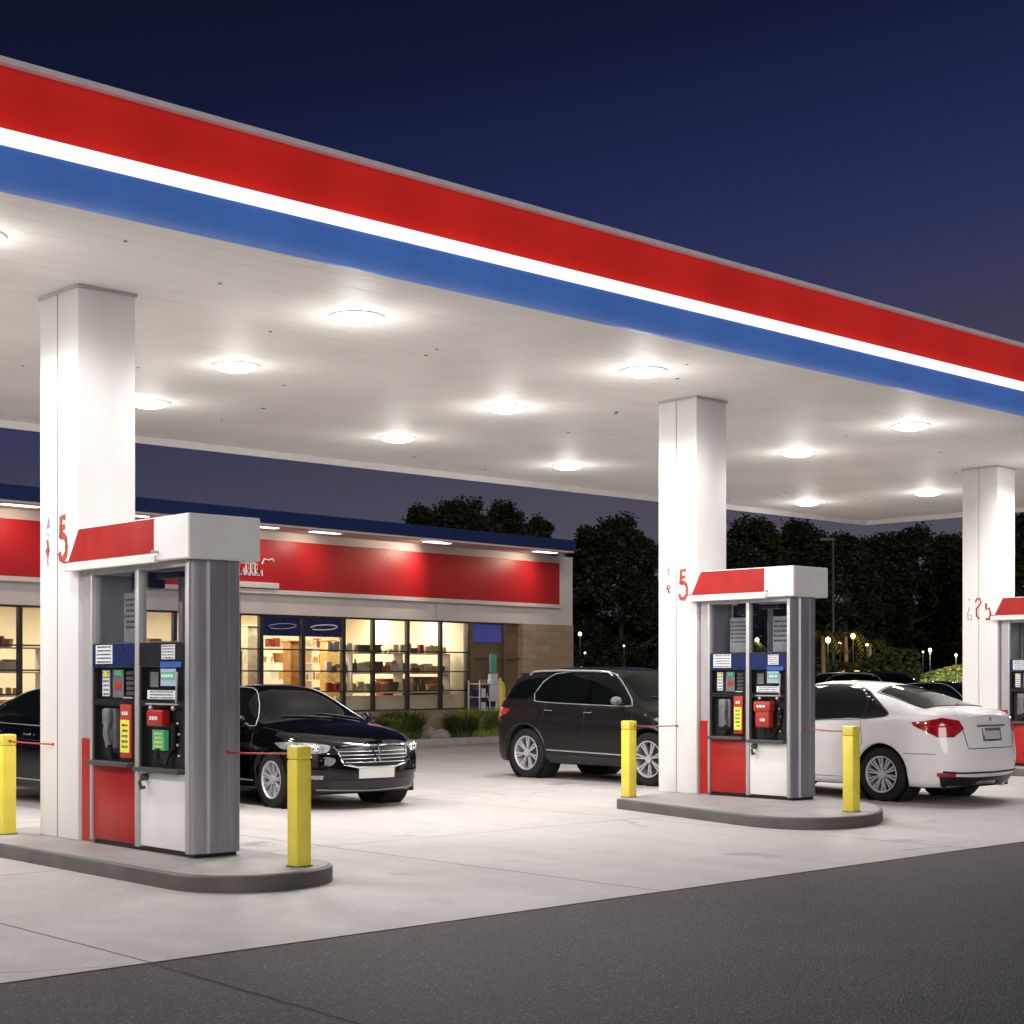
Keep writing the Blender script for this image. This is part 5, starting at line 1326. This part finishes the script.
garden_lamp(580, 634, 50, .07, 'yellowish lamp just past the store corner', True, 40)
garden_lamp(585, 653, 52, .04, 'tiny lamp low beside the store corner', False, 8)
garden_lamp(624, 646, 52, .04, 'tiny lamp between the store and the middle column', False, 8)
garden_lamp(757, 640, 50, .08, 'warm lamp seen through the glass of the middle pump', True, 60)
# slim tree trunks caught by the lamps: young palms
def young_palm(px, D, h, seed, label):
    x, _, _ = at(px, D); rnd = random.Random(seed); t = tag(empty('young_palm', (x, D, 0)), label, 'palm', 'young palms among the garden lamps')
    mb = MB(); mb.tube([(0, 0, 0), (.05, 0, h * .5), (.02, 0, h)], .07, 8, r2=.05); mb.build('trunk', 'plinth', t, True)
    vs, fs = [], []
    for i in range(16):
        an = rnd.uniform(0, 6.283); L_ = rnd.uniform(.45, .8); d = Vector((math.cos(an), math.sin(an), 0)); s_ = Vector((-d.y, d.x, 0))
        for k in range(14):
            u = k / 13; c = Vector((0, 0, h)) + d * L_ * u + Vector((0, 0, .45 * u - .9 * u * u)); 
            for sg in (1, -1):
                q = c + s_ * sg * .22 * (1 - u * .6) + Vector((0, 0, -.12)); j = len(vs); vs += [tuple(c), tuple(c + d * .05), tuple(q)]; fs.append((j, j + 1, j + 2))
    me = bpy.data.meshes.new('fronds'); me.from_pydata(vs, [], fs); me.materials.append(M('leaf_mid')); link('fronds', me, t)
young_palm(822, 40.6, 2.65, 1, 'young palm with warm light beside the middle pump'); young_palm(845, 44.5, 2.75, 2, 'young palm between the two warm lamps'); young_palm(869, 47.5, 2.6, 3, 'young palm with a lit trunk, rightmost of the lamp group'); young_palm(748, 50, 2.6, 4, 'young palm seen through the middle pump glass')
# tall bare lamp mast
t = tag(empty('street_lamp', at(833, 52)), 'tall thin unlit lamp mast rising beside the middle pump', 'street lamp')
mb = MB(); z = zt_(541, 52); mb.tube([(0, 0, 0), (0, 0, z)], .06, 8, r2=.04); mb.build('mast', 'pole_dark', t, True)
mb = MB(); mb.box(-.45, .05, -.09, .09, z, z + .10, bev=.02); mb.build('lamp_head', 'pole_dark', t, True)

# ================================================================== WORLD
w = bpy.data.worlds.new('World'); sc.world = w; w.use_nodes = True; nt = w.node_tree; bg = nt.nodes['Background']
tc = nt.nodes.new('ShaderNodeTexCoord'); sx = nt.nodes.new('ShaderNodeSeparateXYZ'); L(nt, tc.outputs['Generated'], sx.inputs[0])
# clear dusk: violet grey near the horizon, deep blue above, darkest away from the afterglow at the right
rp = nt.nodes.new('ShaderNodeValToRGB'); cr = rp.color_ramp
def lin(c): return tuple(((v / 255 + .055) / 1.055) ** 2.4 if v > 10 else v / 255 / 12.92 for v in c)
stops = [(0.0, (88, 82, 94)), (.09, (78, 74, 88)), (.16, (62, 62, 84)), (.23, (44, 49, 88)), (.29, (31, 38, 77)), (.37, (18, 24, 50)), (.48, (11, 15, 32)), (1, (6, 8, 18))]
cr.elements[0].position = 0; cr.elements[0].color = (*lin(stops[0][1]), 1); cr.elements[1].position = 1; cr.elements[1].color = (*lin(stops[-1][1]), 1)
for p_, c in stops[1:-1]:
    e = cr.elements.new(p_); e.color = (*lin(c), 1)
# tilt the gradient: the right side stays brighter
mm = nt.nodes.new('ShaderNodeMath'); mm.operation = 'MULTIPLY_ADD'; mm.inputs[1].default_value = -.16; L(nt, sx.outputs['X'], mm.inputs[0]); L(nt, sx.outputs['Z'], mm.inputs[2])
L(nt, mm.outputs[0], rp.inputs[0]); L(nt, rp.outputs[0], bg.inputs[0]); bg.inputs[1].default_value = 1.0

# afterglow low behind the viewer: one very soft, dim sun
sd = bpy.data.lights.new('afterglow', 'SUN'); sd.energy = 1.15; sd.angle = R(28); sd.color = (1, .93, .90)
so = bpy.data.objects.new('afterglow', sd); col.objects.link(so)
so.rotation_euler = Vector((-.10, 1, -.24)).to_track_quat('-Z', 'Y').to_euler()
# ================================================================== CAMERA + RENDER
cam = bpy.data.cameras.new('Camera'); co = bpy.data.objects.new('Camera', cam); col.objects.link(co); sc.camera = co
co.location = (0, 0, CAMH); co.rotation_euler = (R(90), 0, 0); cam.sensor_width = 36; cam.lens = 36 * F / 1024; cam.shift_y = (HY - 512) / 1024; cam.clip_end = 3000; cam.clip_start = .05
sc.view_settings.view_transform = 'Standard'; sc.view_settings.look = 'None'; sc.view_settings.exposure = 0; sc.view_settings.gamma = 1
sc.render.engine = 'CYCLES'
cy = sc.cycles; cy.use_denoising = True; cy.max_bounces = 8; cy.diffuse_bounces = 4; cy.glossy_bounces = 4; cy.transparent_max_bounces = 8; cy.sample_clamp_indirect = 6; cy.caustics_reflective = False; cy.caustics_refractive = False
